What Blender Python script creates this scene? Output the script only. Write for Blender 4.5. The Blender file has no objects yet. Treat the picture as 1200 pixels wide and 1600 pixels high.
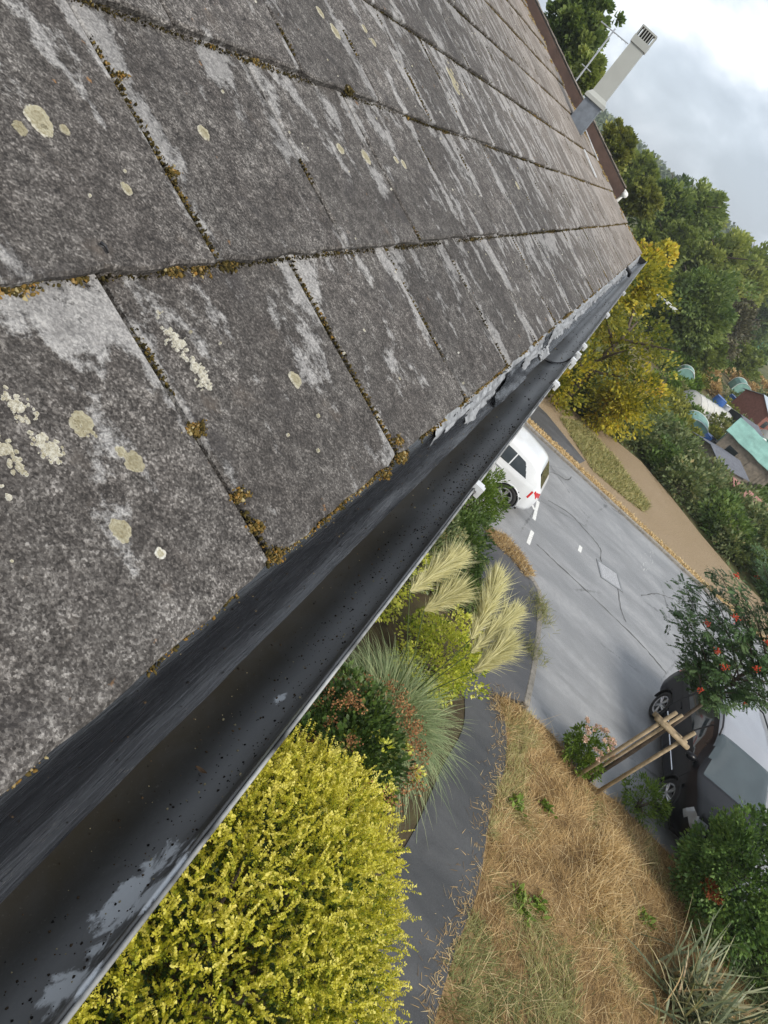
import bpy, bmesh, math, random
import numpy as np
from mathutils import Vector, Matrix, noise as mnoise
rnd = random.Random(7)
rng = np.random.default_rng(11)
R = math.radians
S = bpy.context.scene
COL = S.collection

# ------------------------------------------------------------------ camera
EAVE = 6.7                                   # height of the tile edge above the ground
CAMR = np.array([[0.35995313, -0.7303059, 0.58059197],      # camera right / down / forward in the world
                 [-0.35256077, -0.68263641, -0.64008471],
                 [0.86379086, 0.02570654, -0.50319433]])
CAMP = np.array([-0.1268756, -0.05136256, 0.36840118 + EAVE])
FPX = 1126.776                               # focal length in photo pixels (1200 x 1600)
cd = bpy.data.cameras.new('camera'); cam = bpy.data.objects.new('camera', cd); COL.objects.link(cam)
cd.sensor_fit = 'VERTICAL'; cd.sensor_height = 24.0; cd.sensor_width = 18.0
cd.lens = FPX / 1600 * 24.0; cd.clip_start = 0.02; cd.clip_end = 3000
M = Matrix.Identity(4)
for i in range(3):
    M[i][0] = CAMR[0][i]; M[i][1] = -CAMR[1][i]; M[i][2] = -CAMR[2][i]; M[i][3] = CAMP[i]
cam.matrix_world = M
S.camera = cam

# ------------------------------------------------------------------ sky and sun
PUFF_OFF = (4.3, 12.1, 0.4)
SUN_EL, SUN_AZ = R(44), R(-128)               # azimuth measured from +x towards +y
w = bpy.data.worlds.new('World'); S.world = w; w.use_nodes = True
nt = w.node_tree; nt.nodes.clear()
def wn(t, **k):
    n = nt.nodes.new(t)
    for a, v in k.items(): setattr(n, a, v)
    return n
out = wn('ShaderNodeOutputWorld'); bg = wn('ShaderNodeBackground'); bg.inputs[1].default_value = 0.1
sky = wn('ShaderNodeTexSky'); sky.sky_type = 'NISHITA'; sky.sun_disc = False
sky.sun_elevation = SUN_EL; sky.sun_rotation = math.pi / 2 - SUN_AZ
tc = wn('ShaderNodeTexCoord'); sp = wn('ShaderNodeSeparateXYZ'); nt.links.new(tc.outputs['Generated'], sp.inputs[0])
def wmath(op, a, b=None, c=None):
    n = wn('ShaderNodeMath', operation=op)
    for i, v in enumerate((a, b, c)):
        if v is None: continue
        if isinstance(v, (int, float)): n.inputs[i].default_value = v
        else: nt.links.new(v, n.inputs[i])
    return n.outputs[0]
zz = wmath('ADD', wmath('MAXIMUM', sp.outputs[2], 0.0), 0.32)
cx = wmath('DIVIDE', sp.outputs[0], zz); cy = wmath('DIVIDE', sp.outputs[1], zz)
cb = wn('ShaderNodeCombineXYZ'); nt.links.new(cx, cb.inputs[0]); nt.links.new(cy, cb.inputs[1]); nt.links.new(wmath('MULTIPLY', sp.outputs[2], 2.0), cb.inputs[2])
def wnoise(scale, detail, rough, off, dist=0.0):
    mp = wn('ShaderNodeMapping'); mp.inputs['Location'].default_value = off
    nt.links.new(cb.outputs[0], mp.inputs[0])
    n = wn('ShaderNodeTexNoise'); n.inputs['Scale'].default_value = scale; n.inputs['Detail'].default_value = detail
    n.inputs['Roughness'].default_value = rough; n.inputs['Distortion'].default_value = dist
    nt.links.new(mp.outputs[0], n.inputs['Vector']); return n.outputs['Fac']
def wramp(fac, stops):
    n = wn('ShaderNodeValToRGB'); e = n.color_ramp.elements
    while len(e) < len(stops): e.new(0.5)
    for k, (p, c) in enumerate(stops): e[k].position = p; e[k].color = (*c, 1)
    nt.links.new(fac, n.inputs[0]); return n.outputs[0]
BIG_OFF = (6.3, 18.1, 0.6)
big = wnoise(1.5, 5, 0.5, BIG_OFF, 0.25)
def dnoise(scale, detail, rough, off, dist=0.0):
    mp = wn('ShaderNodeMapping'); mp.inputs['Location'].default_value = off; mp.inputs['Scale'].default_value = (1, 1, 1.5)
    nt.links.new(tc.outputs['Generated'], mp.inputs[0])
    n = wn('ShaderNodeTexNoise'); n.inputs['Scale'].default_value = scale; n.inputs['Detail'].default_value = detail
    n.inputs['Roughness'].default_value = rough; n.inputs['Distortion'].default_value = dist
    nt.links.new(mp.outputs[0], n.inputs['Vector']); return n.outputs['Fac']
puff = dnoise(5.5, 9, 0.52, PUFF_OFF, 0.35)
mixf = wmath('ADD', wmath('MULTIPLY', big, 0.42), wmath('MULTIPLY', puff, 0.60))
mixf = wmath('ADD', wmath('MULTIPLY', wmath('SUBTRACT', mixf, 0.525), 1.15), 0.515)
ccol = wramp(mixf, [(0.42, (0.37, 0.415, 0.47)), (0.485, (0.45, 0.50, 0.56)), (0.53, (0.54, 0.59, 0.65)), (0.575, (0.70, 0.74, 0.78)), (0.64, (1.02, 1.02, 1.02))])
sc_ = wn('ShaderNodeVectorMath', operation='SCALE'); nt.links.new(ccol, sc_.inputs[0]); sc_.inputs['Scale'].default_value = 9.0
mx = wn('ShaderNodeMix', data_type='RGBA'); mx.inputs[0].default_value = 0.9
nt.links.new(sky.outputs[0], mx.inputs[6]); nt.links.new(sc_.outputs[0], mx.inputs[7])
nt.links.new(mx.outputs[2], bg.inputs[0]); nt.links.new(bg.outputs[0], out.inputs[0])
sl = bpy.data.lights.new('sun', 'SUN'); sl.energy = 2.0; sl.angle = R(16); sl.color = (1.0, 0.94, 0.84)
so = bpy.data.objects.new('sun', sl); COL.objects.link(so)
sd = Vector((math.cos(SUN_EL) * math.cos(SUN_AZ), math.cos(SUN_EL) * math.sin(SUN_AZ), math.sin(SUN_EL)))
so.rotation_euler = sd.to_track_quat('Z', 'Y').to_euler()
vs = S.view_settings; vs.view_transform = 'Standard'; vs.look = 'None'; vs.exposure = 0.85; vs.gamma = 1.0

# ------------------------------------------------------------------ photo pixel -> direction -> place on a surface
def ray(q): return CAMR.T @ np.array([(q[0] - 600) / FPX, (q[1] - 800) / FPX, 1.0])
def gz(q, z=0.0):
    a = ray(q); return CAMP + a * ((z - CAMP[2]) / a[2])
def gx(q, x):
    a = ray(q); return CAMP + a * ((x - CAMP[0]) / a[0])
PITCH = 0.37992; GA = 0.25509; TW = 0.295; TX0 = 0.32703
CP, SP_ = math.cos(PITCH), math.sin(PITCH)
def roofp(x, s, n=0.0): return np.array([x, s * CP - n * SP_, EAVE + s * SP_ + n * CP])
def roofq(q):
    a = ray(q); nn = np.array([0, -SP_, CP]); o = CAMP - np.array([0, 0, EAVE]); h = 0.0
    for _ in range(3):
        t = (h - nn @ o) / (nn @ a); X = o + a * t; s = X[1] * CP + X[2] * SP_; h = -.0090 * ((s % GA) / GA)
    return X[0], s, t * np.linalg.norm(a)

# ------------------------------------------------------------------ helpers
def tag(o, label=None, cat=None, group=None, kind=None):
    if label: o['label'] = label
    if cat: o['category'] = cat
    if group: o['group'] = group
    if kind: o['kind'] = kind
    return o
def link(name, me, mat=None, parent=None):
    o = bpy.data.objects.new(name, me); COL.objects.link(o)
    if mat is not None and me is not None and not me.materials: me.materials.append(mat)
    if parent is not None: o.parent = parent
    return o
def empty(name, loc=(0, 0, 0), rz=0.0):
    o = bpy.data.objects.new(name, None); COL.objects.link(o); o.location = loc; o.rotation_euler = (0, 0, rz); o.empty_display_size = 0.2
    return o
class MB:
    def __init__(s): s.v = []; s.f = []; s.sm = False
    def add(s, vs, fs):
        b = len(s.v); s.v += [tuple(map(float, p)) for p in vs]; s.f += [tuple(b + i for i in f) for f in fs]; return s
    def box(s, c, d, rot=None):
        hx, hy, hz = d[0] / 2, d[1] / 2, d[2] / 2
        vs = [Vector((x, y, z)) for x in (-hx, hx) for y in (-hy, hy) for z in (-hz, hz)]
        if rot is not None: vs = [rot @ p for p in vs]
        vs = [p + Vector(c) for p in vs]
        return s.add(vs, [(0, 1, 3, 2), (4, 6, 7, 5), (0, 4, 5, 1), (2, 3, 7, 6), (0, 2, 6, 4), (1, 5, 7, 3)])
    def tube(s, pts, r, n=8, cap=True):
        pts = [Vector(p) for p in pts]; rs = r if hasattr(r, '__len__') else [r] * len(pts); vs = []; fs = []
        for i, p in enumerate(pts):
            d = (pts[min(i + 1, len(pts) - 1)] - pts[max(i - 1, 0)]).normalized()
            a = d.orthogonal().normalized() if i == 0 else (a - d * a.dot(d)).normalized()
            b = d.cross(a)
            for k in range(n):
                t = 2 * math.pi * k / n; vs.append(p + (a * math.cos(t) + b * math.sin(t)) * rs[i])
        for i in range(len(pts) - 1):
            for k in range(n): fs.append((i * n + k, i * n + (k + 1) % n, (i + 1) * n + (k + 1) % n, (i + 1) * n + k))
        if cap: fs.append(tuple(range(n))[::-1]); fs.append(tuple((len(pts) - 1) * n + k for k in range(n)))
        return s.add(vs, fs)
    def prism(s, poly, z0, z1):
        n = len(poly); ar = sum(poly[i][0] * poly[(i + 1) % n][1] - poly[(i + 1) % n][0] * poly[i][1] for i in range(n))
        if ar < 0: poly = poly[::-1]
        vs = [(p[0], p[1], z0) for p in poly] + [(p[0], p[1], z1) for p in poly]
        return s.add(vs, [tuple(range(n))[::-1], tuple(range(n, 2 * n))] + [(i, (i + 1) % n, n + (i + 1) % n, n + i) for i in range(n)])
    def mesh(s, name='mesh', smooth=False):
        me = bpy.data.meshes.new(name); me.from_pydata(s.v, [], s.f); me.update()
        if smooth: me.polygons.foreach_set('use_smooth', [True] * len(me.polygons))
        return me
    def build(s, name, mat, parent=None, smooth=False): return link(name, s.mesh(name, smooth), mat, parent)
def quads_mesh(name, V, nper, faces, var=None, smooth=False):
    """V (N, nper, 3) points, faces: list of index tuples per item (all quads)"""
    N = V.shape[0]; F = np.array(faces); nf = F.shape[0]; k = F.shape[1]
    me = bpy.data.meshes.new(name)
    me.vertices.add(N * nper); me.vertices.foreach_set('co', V.reshape(-1).astype(np.float32))
    idx = (np.arange(N)[:, None, None] * nper + F[None]).reshape(-1)
    me.loops.add(N * nf * k); me.loops.foreach_set('vertex_index', idx.astype(np.int32))
    me.polygons.add(N * nf); me.polygons.foreach_set('loop_start', (np.arange(N * nf) * k).astype(np.int32))
    try: me.polygons.foreach_set('loop_total', np.full(N * nf, k, np.int32))
    except Exception: pass
    if smooth: me.polygons.foreach_set('use_smooth', np.ones(N * nf, bool))
    me.update(calc_edges=True); me.validate()
    if var is not None:
        at = me.attributes.new('var', 'FLOAT', 'FACE'); at.data.foreach_set('value', np.repeat(var, nf).astype(np.float32))
    return me
def unit(a): return a / (np.linalg.norm(a, axis=-1, keepdims=True) + 1e-9)
def leaf_mesh(name, P, D, L, wr, var, nrm=None, fold=0.25):
    N = len(P); D = unit(D); r = rng.normal(size=(N, 3)) if nrm is None else nrm
    s = unit(np.cross(D, r)); n = np.cross(s, D); L = L[:, None]
    V = np.stack([P, P + D * L * .5 + s * L * wr + n * L * fold * wr, P + D * L - n * L * .08, P + D * L * .5 - s * L * wr + n * L * fold * wr], 1)
    return quads_mesh(name, V, 4, [(0, 1, 2, 3)], var)
def blade_mesh(name, B, D, L, wd, droop, var, seg=4, side=None):
    """curved strips: base B, initial direction D, length L, width wd, droop = how far the tip falls"""
    N = len(B); D = unit(D); t = np.linspace(0, 1, seg + 1)
    s = unit(np.cross(D, np.array([0, 0, 1.0]) + rng.normal(0, .25, (N, 3)))) if side is None else side
    V = []
    for k in t:
        c = B + D * (L * k)[:, None]; c = c + np.stack([np.zeros(N), np.zeros(N), -droop * L * k * k], 1)
        hw = (wd * (1 - k ** 2.2) * .5 + wd * .04)[:, None]
        V += [c - s * hw, c + s * hw]
    V = np.stack(V, 1)
    return quads_mesh(name, V, 2 * (seg + 1), [(2 * i, 2 * i + 1, 2 * i + 3, 2 * i + 2) for i in range(seg)], var)

# ------------------------------------------------------------------ materials
class NM:
    def __init__(s, name, rough=0.8, spec=0.4):
        s.m = bpy.data.materials.new(name); s.m.use_nodes = True; s.t = s.m.node_tree; s.t.nodes.clear()
        s.o = s.t.nodes.new('ShaderNodeOutputMaterial'); s.b = s.t.nodes.new('ShaderNodeBsdfPrincipled'); s.t.links.new(s.b.outputs[0], s.o.inputs[0])
        s.b.inputs['Roughness'].default_value = rough; s.b.inputs['Specular IOR Level'].default_value = spec
    def set(s, inp, v):
        if isinstance(v, bpy.types.NodeSocket): s.t.links.new(v, inp)
        elif isinstance(v, (tuple, list)): inp.default_value = (*v, 1) if len(v) == 3 and inp.type == 'RGBA' else v
        else: inp.default_value = v
    def n(s, t, **k):
        x = s.t.nodes.new(t)
        for a, v in k.items(): setattr(x, a, v)
        return x
    def geo(s): return s.n('ShaderNodeNewGeometry').outputs['Position']
    def obj(s): return s.n('ShaderNodeTexCoord').outputs['Object']
    def rand(s): return s.n('ShaderNodeObjectInfo').outputs['Random']
    def attr(s, name='var'):
        a = s.n('ShaderNodeAttribute'); a.attribute_name = name; return a.outputs['Fac']
    def map(s, v, loc=(0, 0, 0), rot=(0, 0, 0), scale=(1, 1, 1)):
        m = s.n('ShaderNodeMapping'); s.t.links.new(v, m.inputs[0]); m.inputs[1].default_value = loc; m.inputs[2].default_value = rot; m.inputs[3].default_value = scale; return m.outputs[0]
    def noise(s, v, scale, detail=4, rough=.55, dist=0.0, col=False):
        m = s.n('ShaderNodeTexNoise'); s.t.links.new(v, m.inputs['Vector']); m.inputs['Scale'].default_value = scale; m.inputs['Detail'].default_value = detail
        m.inputs['Roughness'].default_value = rough; m.inputs['Distortion'].default_value = dist; return m.outputs[1 if col else 0]
    def vor(s, v, scale, feat='F1', rnd_=1.0):
        m = s.n('ShaderNodeTexVoronoi'); m.feature = feat; s.t.links.new(v, m.inputs['Vector']); m.inputs['Scale'].default_value = scale; m.inputs['Randomness'].default_value = rnd_; return m.outputs['Distance']
    def ramp(s, f, stops, interp='LINEAR'):
        m = s.n('ShaderNodeValToRGB'); e = m.color_ramp.elements; m.color_ramp.interpolation = interp
        while len(e) < len(stops): e.new(.5)
        for k, (p, c) in enumerate(stops):
            e[k].position = p; e[k].color = (c, c, c, 1) if isinstance(c, (int, float)) else (*c, 1)
        s.t.links.new(f, m.inputs[0]); return m.outputs[0]
    def math(s, op, a, b=0.0, c=None, clamp=False):
        m = s.n('ShaderNodeMath', operation=op); m.use_clamp = clamp
        s.set(m.inputs[0], a); s.set(m.inputs[1], b)
        if c is not None: s.set(m.inputs[2], c)
        return m.outputs[0]
    def mix(s, f, a, b, mode='MIX'):
        m = s.n('ShaderNodeMix', data_type='RGBA', blend_type=mode); s.set(m.inputs[0], f); s.set(m.inputs[6], a); s.set(m.inputs[7], b); return m.outputs[2]
    def sep(s, v):
        m = s.n('ShaderNodeSeparateXYZ'); s.t.links.new(v, m.inputs[0]); return m.outputs
    def range(s, f, a, b, c=0.0, d=1.0, smooth=False):
        m = s.n('ShaderNodeMapRange'); m.clamp = True; m.interpolation_type = 'SMOOTHSTEP' if smooth else 'LINEAR'
        s.set(m.inputs[0], f)
        for i, v in enumerate((a, b, c, d)): s.set(m.inputs[i + 1], v)
        return m.outputs[0]
    def bump(s, h, dist=.01, strength=1.0, prev=None):
        m = s.n('ShaderNodeBump'); m.inputs['Strength'].default_value = strength; m.inputs['Distance'].default_value = dist; s.t.links.new(h, m.inputs['Height'])
        if prev is not None: s.t.links.new(prev, m.inputs['Normal'])
        return m.outputs[0]
    def base(s, v): s.set(s.b.inputs['Base Color'], v); return s
    def rough(s, v): s.set(s.b.inputs['Roughness'], v); return s
    def normal(s, v): s.set(s.b.inputs['Normal'], v); return s
def plain(name, col, rough=.6, var=.15, scale=8, metal=0.0, bump=0.0, coat=0.0):
    k = NM(name, rough); p = k.obj(); f = k.noise(p, scale, 5)
    d = tuple(c * (1 - var) for c in col); l = tuple(min(1, c * (1 + var)) for c in col)
    k.base(k.ramp(f, [(.3, d), (.7, l)])); k.b.inputs['Metallic'].default_value = metal
    if bump: k.normal(k.bump(k.noise(p, scale * 6, 5), bump))
    if coat: k.b.inputs['Coat Weight'].default_value = coat; k.b.inputs['Coat Roughness'].default_value = .05
    return k.m
def leafmat(name, stops, rough=.5, trans=.3, spec=.35):
    k = NM(name, rough, spec); c = k.ramp(k.attr(), stops); k.base(c)
    tr = k.n('ShaderNodeBsdfTranslucent'); k.t.links.new(k.mix(1.0, c, (1.0, 1.0, .55), 'MULTIPLY'), tr.inputs[0])
    ms = k.n('ShaderNodeMixShader'); ms.inputs[0].default_value = trans
    k.t.links.new(k.b.outputs[0], ms.inputs[1]); k.t.links.new(tr.outputs[0], ms.inputs[2]); k.t.links.new(ms.outputs[0], k.o.inputs[0])
    return k.m
T = {}
# weathered roof slate
def tile_material():
    k = NM('weathered_tile', .85, .3)
    p = k.map(k.geo(), rot=(-PITCH, 0, 0))                          # x along the eave, y up the slope
    o = k.sep(k.obj()); u = o[0]; v = o[1]
    fine = k.noise(p, 330, 3, .7); mid = k.noise(p, 70, 5, .65); lar = k.noise(p, 9, 4, .6); huge = k.noise(p, 2.3, 3)
    vc = k.n('ShaderNodeTexVoronoi'); k.t.links.new(p, vc.inputs['Vector']); vc.inputs['Scale'].default_value = 620; cell = k.sep(vc.outputs['Color'])[0]
    g1 = k.math('ADD', k.math('MULTIPLY', k.range(k.math('ADD', k.math('MULTIPLY', fine, .5), k.math('MULTIPLY', mid, .5)), .36, .64), .58), k.math('MULTIPLY', cell, .42))
    base = k.ramp(g1, [(.12, (.020, .018, .017)), (.36, (.066, .061, .058)), (.55, (.135, .128, .122)), (.72, (.25, .24, .23)), (.92, (.50, .49, .475))])
    base = k.mix(k.range(lar, .38, .66), k.mix(1.0, base, (.68, .655, .65), 'MULTIPLY'), base)
    base = k.mix(k.range(k.noise(k.map(p, loc=(3, 3, 1)), 4.5, 3, .55), .40, .60, .42, 0), base, (.040, .037, .035))
    base = k.mix(k.range(k.noise(k.map(p, loc=(4, 1, 0)), 22, 4, .6), .62, .78, 0, .5), base, (.16, .135, .115))   # brownish cast
    # paler clean patches, most below the upper lap and along the side joints
    st = k.noise(k.map(p, scale=(1.25, .62, 1)), 17, 3, .5, .25)
    edge = k.math('SUBTRACT', .5, k.math('ABSOLUTE', k.math('DIVIDE', u, TW)))      # 0 at the side joints
    eb = k.range(edge, 0, .16, .19, 0); tb = k.range(v, GA * .62, GA, 0, .13)
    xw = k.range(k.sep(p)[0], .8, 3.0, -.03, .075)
    m = k.math('ADD', k.math('ADD', st, k.math('MULTIPLY', eb, k.range(huge, .35, .6, .45, 1.0))), k.math('ADD', tb, xw))
    m = k.math('ADD', m, k.math('MULTIPLY', k.math('ADD', k.math('SUBTRACT', mid, .5), k.math('MULTIPLY', k.math('SUBTRACT', fine, .5), .5)), .34))
    mask = k.range(m, .60, .675, 0, .9)
    pale = k.ramp(g1, [(.15, (.17, .17, .172)), (.5, (.29, .29, .293)), (.85, (.44, .44, .44))])
    base = k.mix(mask, base, pale)
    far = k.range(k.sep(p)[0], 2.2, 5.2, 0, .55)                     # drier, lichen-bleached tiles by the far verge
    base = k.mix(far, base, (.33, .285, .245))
    org = k.math('MULTIPLY', k.range(k.noise(k.map(p, loc=(9, 2, 3)), 42, 4, .6), .69, .73), k.range(k.noise(p, 6, 2), .45, .6))
    base = k.mix(k.math('MULTIPLY', org, .75), base, (.36, .19, .07))
    dk = k.range(k.noise(k.map(p, loc=(1, 8, 0)), 13, 4, .6), .60, .74, 0, .55)
    base = k.mix(dk, base, (.045, .042, .044))
    rv = k.range(k.rand(), 0, 1, .82, 1.12)
    hs = k.n('ShaderNodeHueSaturation'); k.t.links.new(base, hs.inputs['Color']); k.t.links.new(rv, hs.inputs['Value'])
    k.base(k.mix(1.0, hs.outputs[0], (.93, .895, .86), 'MULTIPLY'))
    h = k.math('ADD', k.math('MULTIPLY', fine, .5), k.math('ADD', mid, k.math('MULTIPLY', mask, .25)))
    k.normal(k.bump(h, .0035, .9)); return k.m
T['tile'] = tile_material()
T['deck'] = plain('roof_deck', (.02, .018, .016), .9)
# black brushed felt strip
def felt_material():
    k = NM('brushed_felt', .34, .8); p = k.geo()
    st = k.noise(k.map(p, rot=(0, 0, .05), scale=(5, 120, 70)), 3.2, 5, .55, 1.6)
    k.base(k.ramp(st, [(.3, (.006, .0065, .008)), (.7, (.017, .018, .021))]))
    k.rough(k.range(st, .3, .7, .17, .33)); k.normal(k.bump(st, .0008, 1.0, k.bump(k.noise(p, 60, 3), .0008))); return k.m
T['felt'] = felt_material()
def gutter_material():
    k = NM('gutter_plastic', .3, .9); p = k.geo(); x = k.sep(p)
    dust = k.noise(p, 420, 3, .7); blot = k.noise(k.map(p, scale=(.8, 1.2, 1.2)), 48, 7, .68, .4); soft = k.noise(k.map(p, scale=(.35, 1, 1)), 11, 3)
    c = k.ramp(soft, [(.3, (.022, .022, .023)), (.7, (.036, .036, .036))]); wallm = k.math('MULTIPLY', k.range(x[2], EAVE - .096, EAVE - .074, 0, 1, True), k.range(x[1], -.050, -.066, 0, 1, True)); c = k.mix(k.math('MULTIPLY', wallm, k.range(soft, .3, .7, .55, 1.0)), c, k.mix(k.range(x[0], .7, 2.4, 0, 1), (.185, .186, .187), (.42, .425, .43)))  # outer wall: bleached grey plus sky sheen painted into the colour, palest far off
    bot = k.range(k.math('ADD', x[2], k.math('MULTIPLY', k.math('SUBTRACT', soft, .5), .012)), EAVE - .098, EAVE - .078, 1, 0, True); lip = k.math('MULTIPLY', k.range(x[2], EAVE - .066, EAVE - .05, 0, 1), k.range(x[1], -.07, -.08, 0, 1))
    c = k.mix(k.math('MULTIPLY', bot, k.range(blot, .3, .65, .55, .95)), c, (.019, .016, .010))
    c = k.mix(k.range(dust, .62, .8, 0, .35), c, (.16, .155, .14))
    stk = k.noise(k.map(p, scale=(.2, 1, 2.5)), 60, 4, .65)
    c = k.mix(k.math('MULTIPLY', lip, k.range(stk, .38, .6, .3, 1)), c, (.030, .025, .018)); c = k.mix(k.math('MULTIPLY', lip, k.range(stk, .60, .68, 0, .7)), c, (.10, .10, .065))
    # chalky lime bloom on the outer wall
    def spot(cx_, cz, rx, rz):
        dx = k.math('DIVIDE', k.math('SUBTRACT', x[0], cx_), rx); dz = k.math('DIVIDE', k.math('SUBTRACT', x[1], cz), rz)
        return k.math('SUBTRACT', 1.0, k.math('SQRT', k.math('ADD', k.math('MULTIPLY', dx, dx), k.math('MULTIPLY', dz, dz))))
    s1 = spot(.105, -.086, .058, .014); s2 = spot(.30, -.078, .035, .010); s3 = spot(.045, -.088, .022, .012)
    sm = k.math('MAXIMUM', s1, k.math('MAXIMUM', k.math('SUBTRACT', s2, .28), s3))
    bl = k.range(k.math('ADD', sm, k.math('MULTIPLY', k.math('SUBTRACT', blot, .5), 2.6)), .42, .62, 0, .9)
    c = k.mix(bl, c, (.52, .54, .56)); k.base(c)
    k.rough(k.math('ADD', k.math('ADD', k.range(dust, .4, .8, .28, .46), k.math('MULTIPLY', bl, .3)), k.math('MULTIPLY', bot, .4))); k.set(k.b.inputs['Specular IOR Level'], k.range(bot, 0, 1, .85, .12))
    k.normal(k.bump(dust, .00025, .5, k.bump(blot, .0004, .5))); return k.m
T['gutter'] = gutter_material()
T['gutter_rim'] = plain('gutter_worn_rim', (.24, .24, .235), .6, .85, 24, bump=.001)
T['black_plastic'] = plain('black_plastic', (.02, .02, .022), .35)
def torn_material():
    k = NM('torn_felt', .5, .5); p = k.geo(); n1 = k.noise(p, 45, 5, .65)
    k.base(k.ramp(n1, [(.3, (.07, .07, .073)), (.45, (.22, .225, .235)), (.7, (.44, .455, .47))])); k.normal(k.bump(n1, .005, .8)); return k.m
T['torn'] = torn_material()
T['moss'] = leafmat('moss', [(0, (.018, .015, .008)), (.35, (.06, .048, .016)), (.65, (.15, .105, .032)), (.88, (.26, .14, .035)), (1, (.36, .30, .16))], .9, .1, .1)
def lichen_mat():
    k = NM('lichen', .95, .1); p = k.geo(); f = k.noise(p, 420, 4, .7); c = k.ramp(k.attr(), [(0, (.24, .21, .13)), (.5, (.46, .43, .32)), (1, (.74, .73, .68))])
    c = k.mix(k.range(f, .35, .65), k.mix(1.0, c, (.62, .58, .5), 'MULTIPLY'), c); k.base(c); k.normal(k.bump(f, .002)); return k.m
T['lichen'] = lichen_mat()
T['wall'] = plain('render_wall', (.55, .52, .46), .9, .1, 5, bump=.003)
T['fascia'] = plain('white_fascia', (.7, .7, .68), .5, .05)
def ground_mat(name, stops, scale, rough=.95, bump=.02, detail=8):
    k = NM(name, rough, .2); p = k.geo(); f = k.noise(p, scale, detail, .65); g = k.noise(p, scale * 9, 4, .7)
    k.base(k.ramp(k.math('ADD', k.math('MULTIPLY', f, .6), k.math('MULTIPLY', g, .4)), stops)); k.normal(k.bump(g, bump)); return k.m
T['soil'] = ground_mat('garden_soil', [(.3, (.035, .028, .018)), (.5, (.075, .058, .034)), (.7, (.10, .10, .04))], 1.2)
T['field'] = ground_mat('rough_field', [(.35, (.05, .065, .02)), (.5, (.09, .095, .035)), (.66, (.17, .14, .07))], .35)
T['straw'] = ground_mat('dry_lawn_ground', [(.3, (.11, .07, .034)), (.5, (.25, .165, .078)), (.68, (.40, .28, .14))], 2.5)
def gravel_mat():
    k = NM('brown_gravel', .95, .2); p = k.geo(); a = k.noise(p, .6, 4); b = k.noise(p, 55, 3, .75); v = k.vor(p, 28)
    c = k.ramp(b, [(.28, (.17, .118, .07)), (.5, (.33, .245, .155)), (.72, (.50, .40, .28))])
    c = k.mix(k.range(a, .38, .65, 0, .35), c, (.27, .20, .115)); c = k.mix(k.range(v, .0, .25, .4, 0), c, (.12, .085, .05))
    k.base(c); k.normal(k.bump(v, .03)); return k.m
T['gravel'] = gravel_mat()
def asphalt(name, lo, hi, rough=.55, wear=.5, seed=0.0):
    k = NM(name, rough, .5); p = k.map(k.geo(), loc=(seed, seed * 2, 0)); gr = k.noise(p, 90, 3, .75); a = k.noise(k.map(p, scale=(1.5, .55, 1)), .9, 5, .6, .4); b = k.noise(p, 5, 5, .65)
    c = k.mix(k.range(a, .38, .62), lo, hi); c = k.mix(k.range(k.noise(k.map(p, loc=(7, 3, 0), scale=(1, .25, 1)), 1.6, 6, .6, .6), .52, .66, 0, .45), c, tuple(x * .72 for x in lo)); c = k.mix(k.math('MULTIPLY', k.range(b, .35, .7), wear), c, tuple(x * .62 for x in hi))
    c = k.mix(k.range(gr, .52, .75, 0, .35), c, tuple(min(1, x * 1.7) for x in hi)); c = k.mix(k.range(gr, .28, .44, .4, 0), c, tuple(x * .4 for x in lo))
    cr = k.vor(k.map(p, scale=(.33, .33, .33)), 1.0, 'DISTANCE_TO_EDGE'); wob = k.noise(p, 3, 5, .7)
    crk = k.range(k.math('ADD', cr, k.math('MULTIPLY', k.math('SUBTRACT', wob, .5), .12)), .0, .011, .55, 0)
    c = k.mix(k.math('MULTIPLY', crk, k.range(k.noise(p, .5, 2), .48, .6)), c, (.03, .03, .03))
    k.base(c); k.rough(k.range(a, .3, .7, rough - .12, rough + .14)); k.normal(k.bump(gr, .006, .6)); return k.m
T['road'] = asphalt('road_asphalt', (.195, .198, .204), (.31, .313, .320), .5)
T['pave'] = asphalt('pavement_asphalt', (.060, .060, .063), (.105, .104, .108), .55, .4, 5.0)
T['path'] = asphalt('path_asphalt', (.043, .044, .046), (.080, .081, .084), .5, .4, 9.0)
T['crack'] = plain('road_crack', (.085, .083, .082), .8, .4, 20)
T['paint'] = plain('road_paint', (.68, .68, .66), .7, .25, 30)
T['oldpaint'] = plain('worn_road_paint', (.42, .42, .42), .7, .3, 30)
T['kerb'] = plain('kerb_concrete', (.25, .23, .20), .9, .3, 12, bump=.004)
T['iron'] = plain('cast_iron', (.24, .245, .25), .5, .25, 40, metal=.4)
T['wood'] = plain('stake_timber', (.30, .23, .145), .8, .3, 14, bump=.004)
T['bark'] = plain('bark', (.11, .085, .065), .9, .35, 10, bump=.01)

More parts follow.
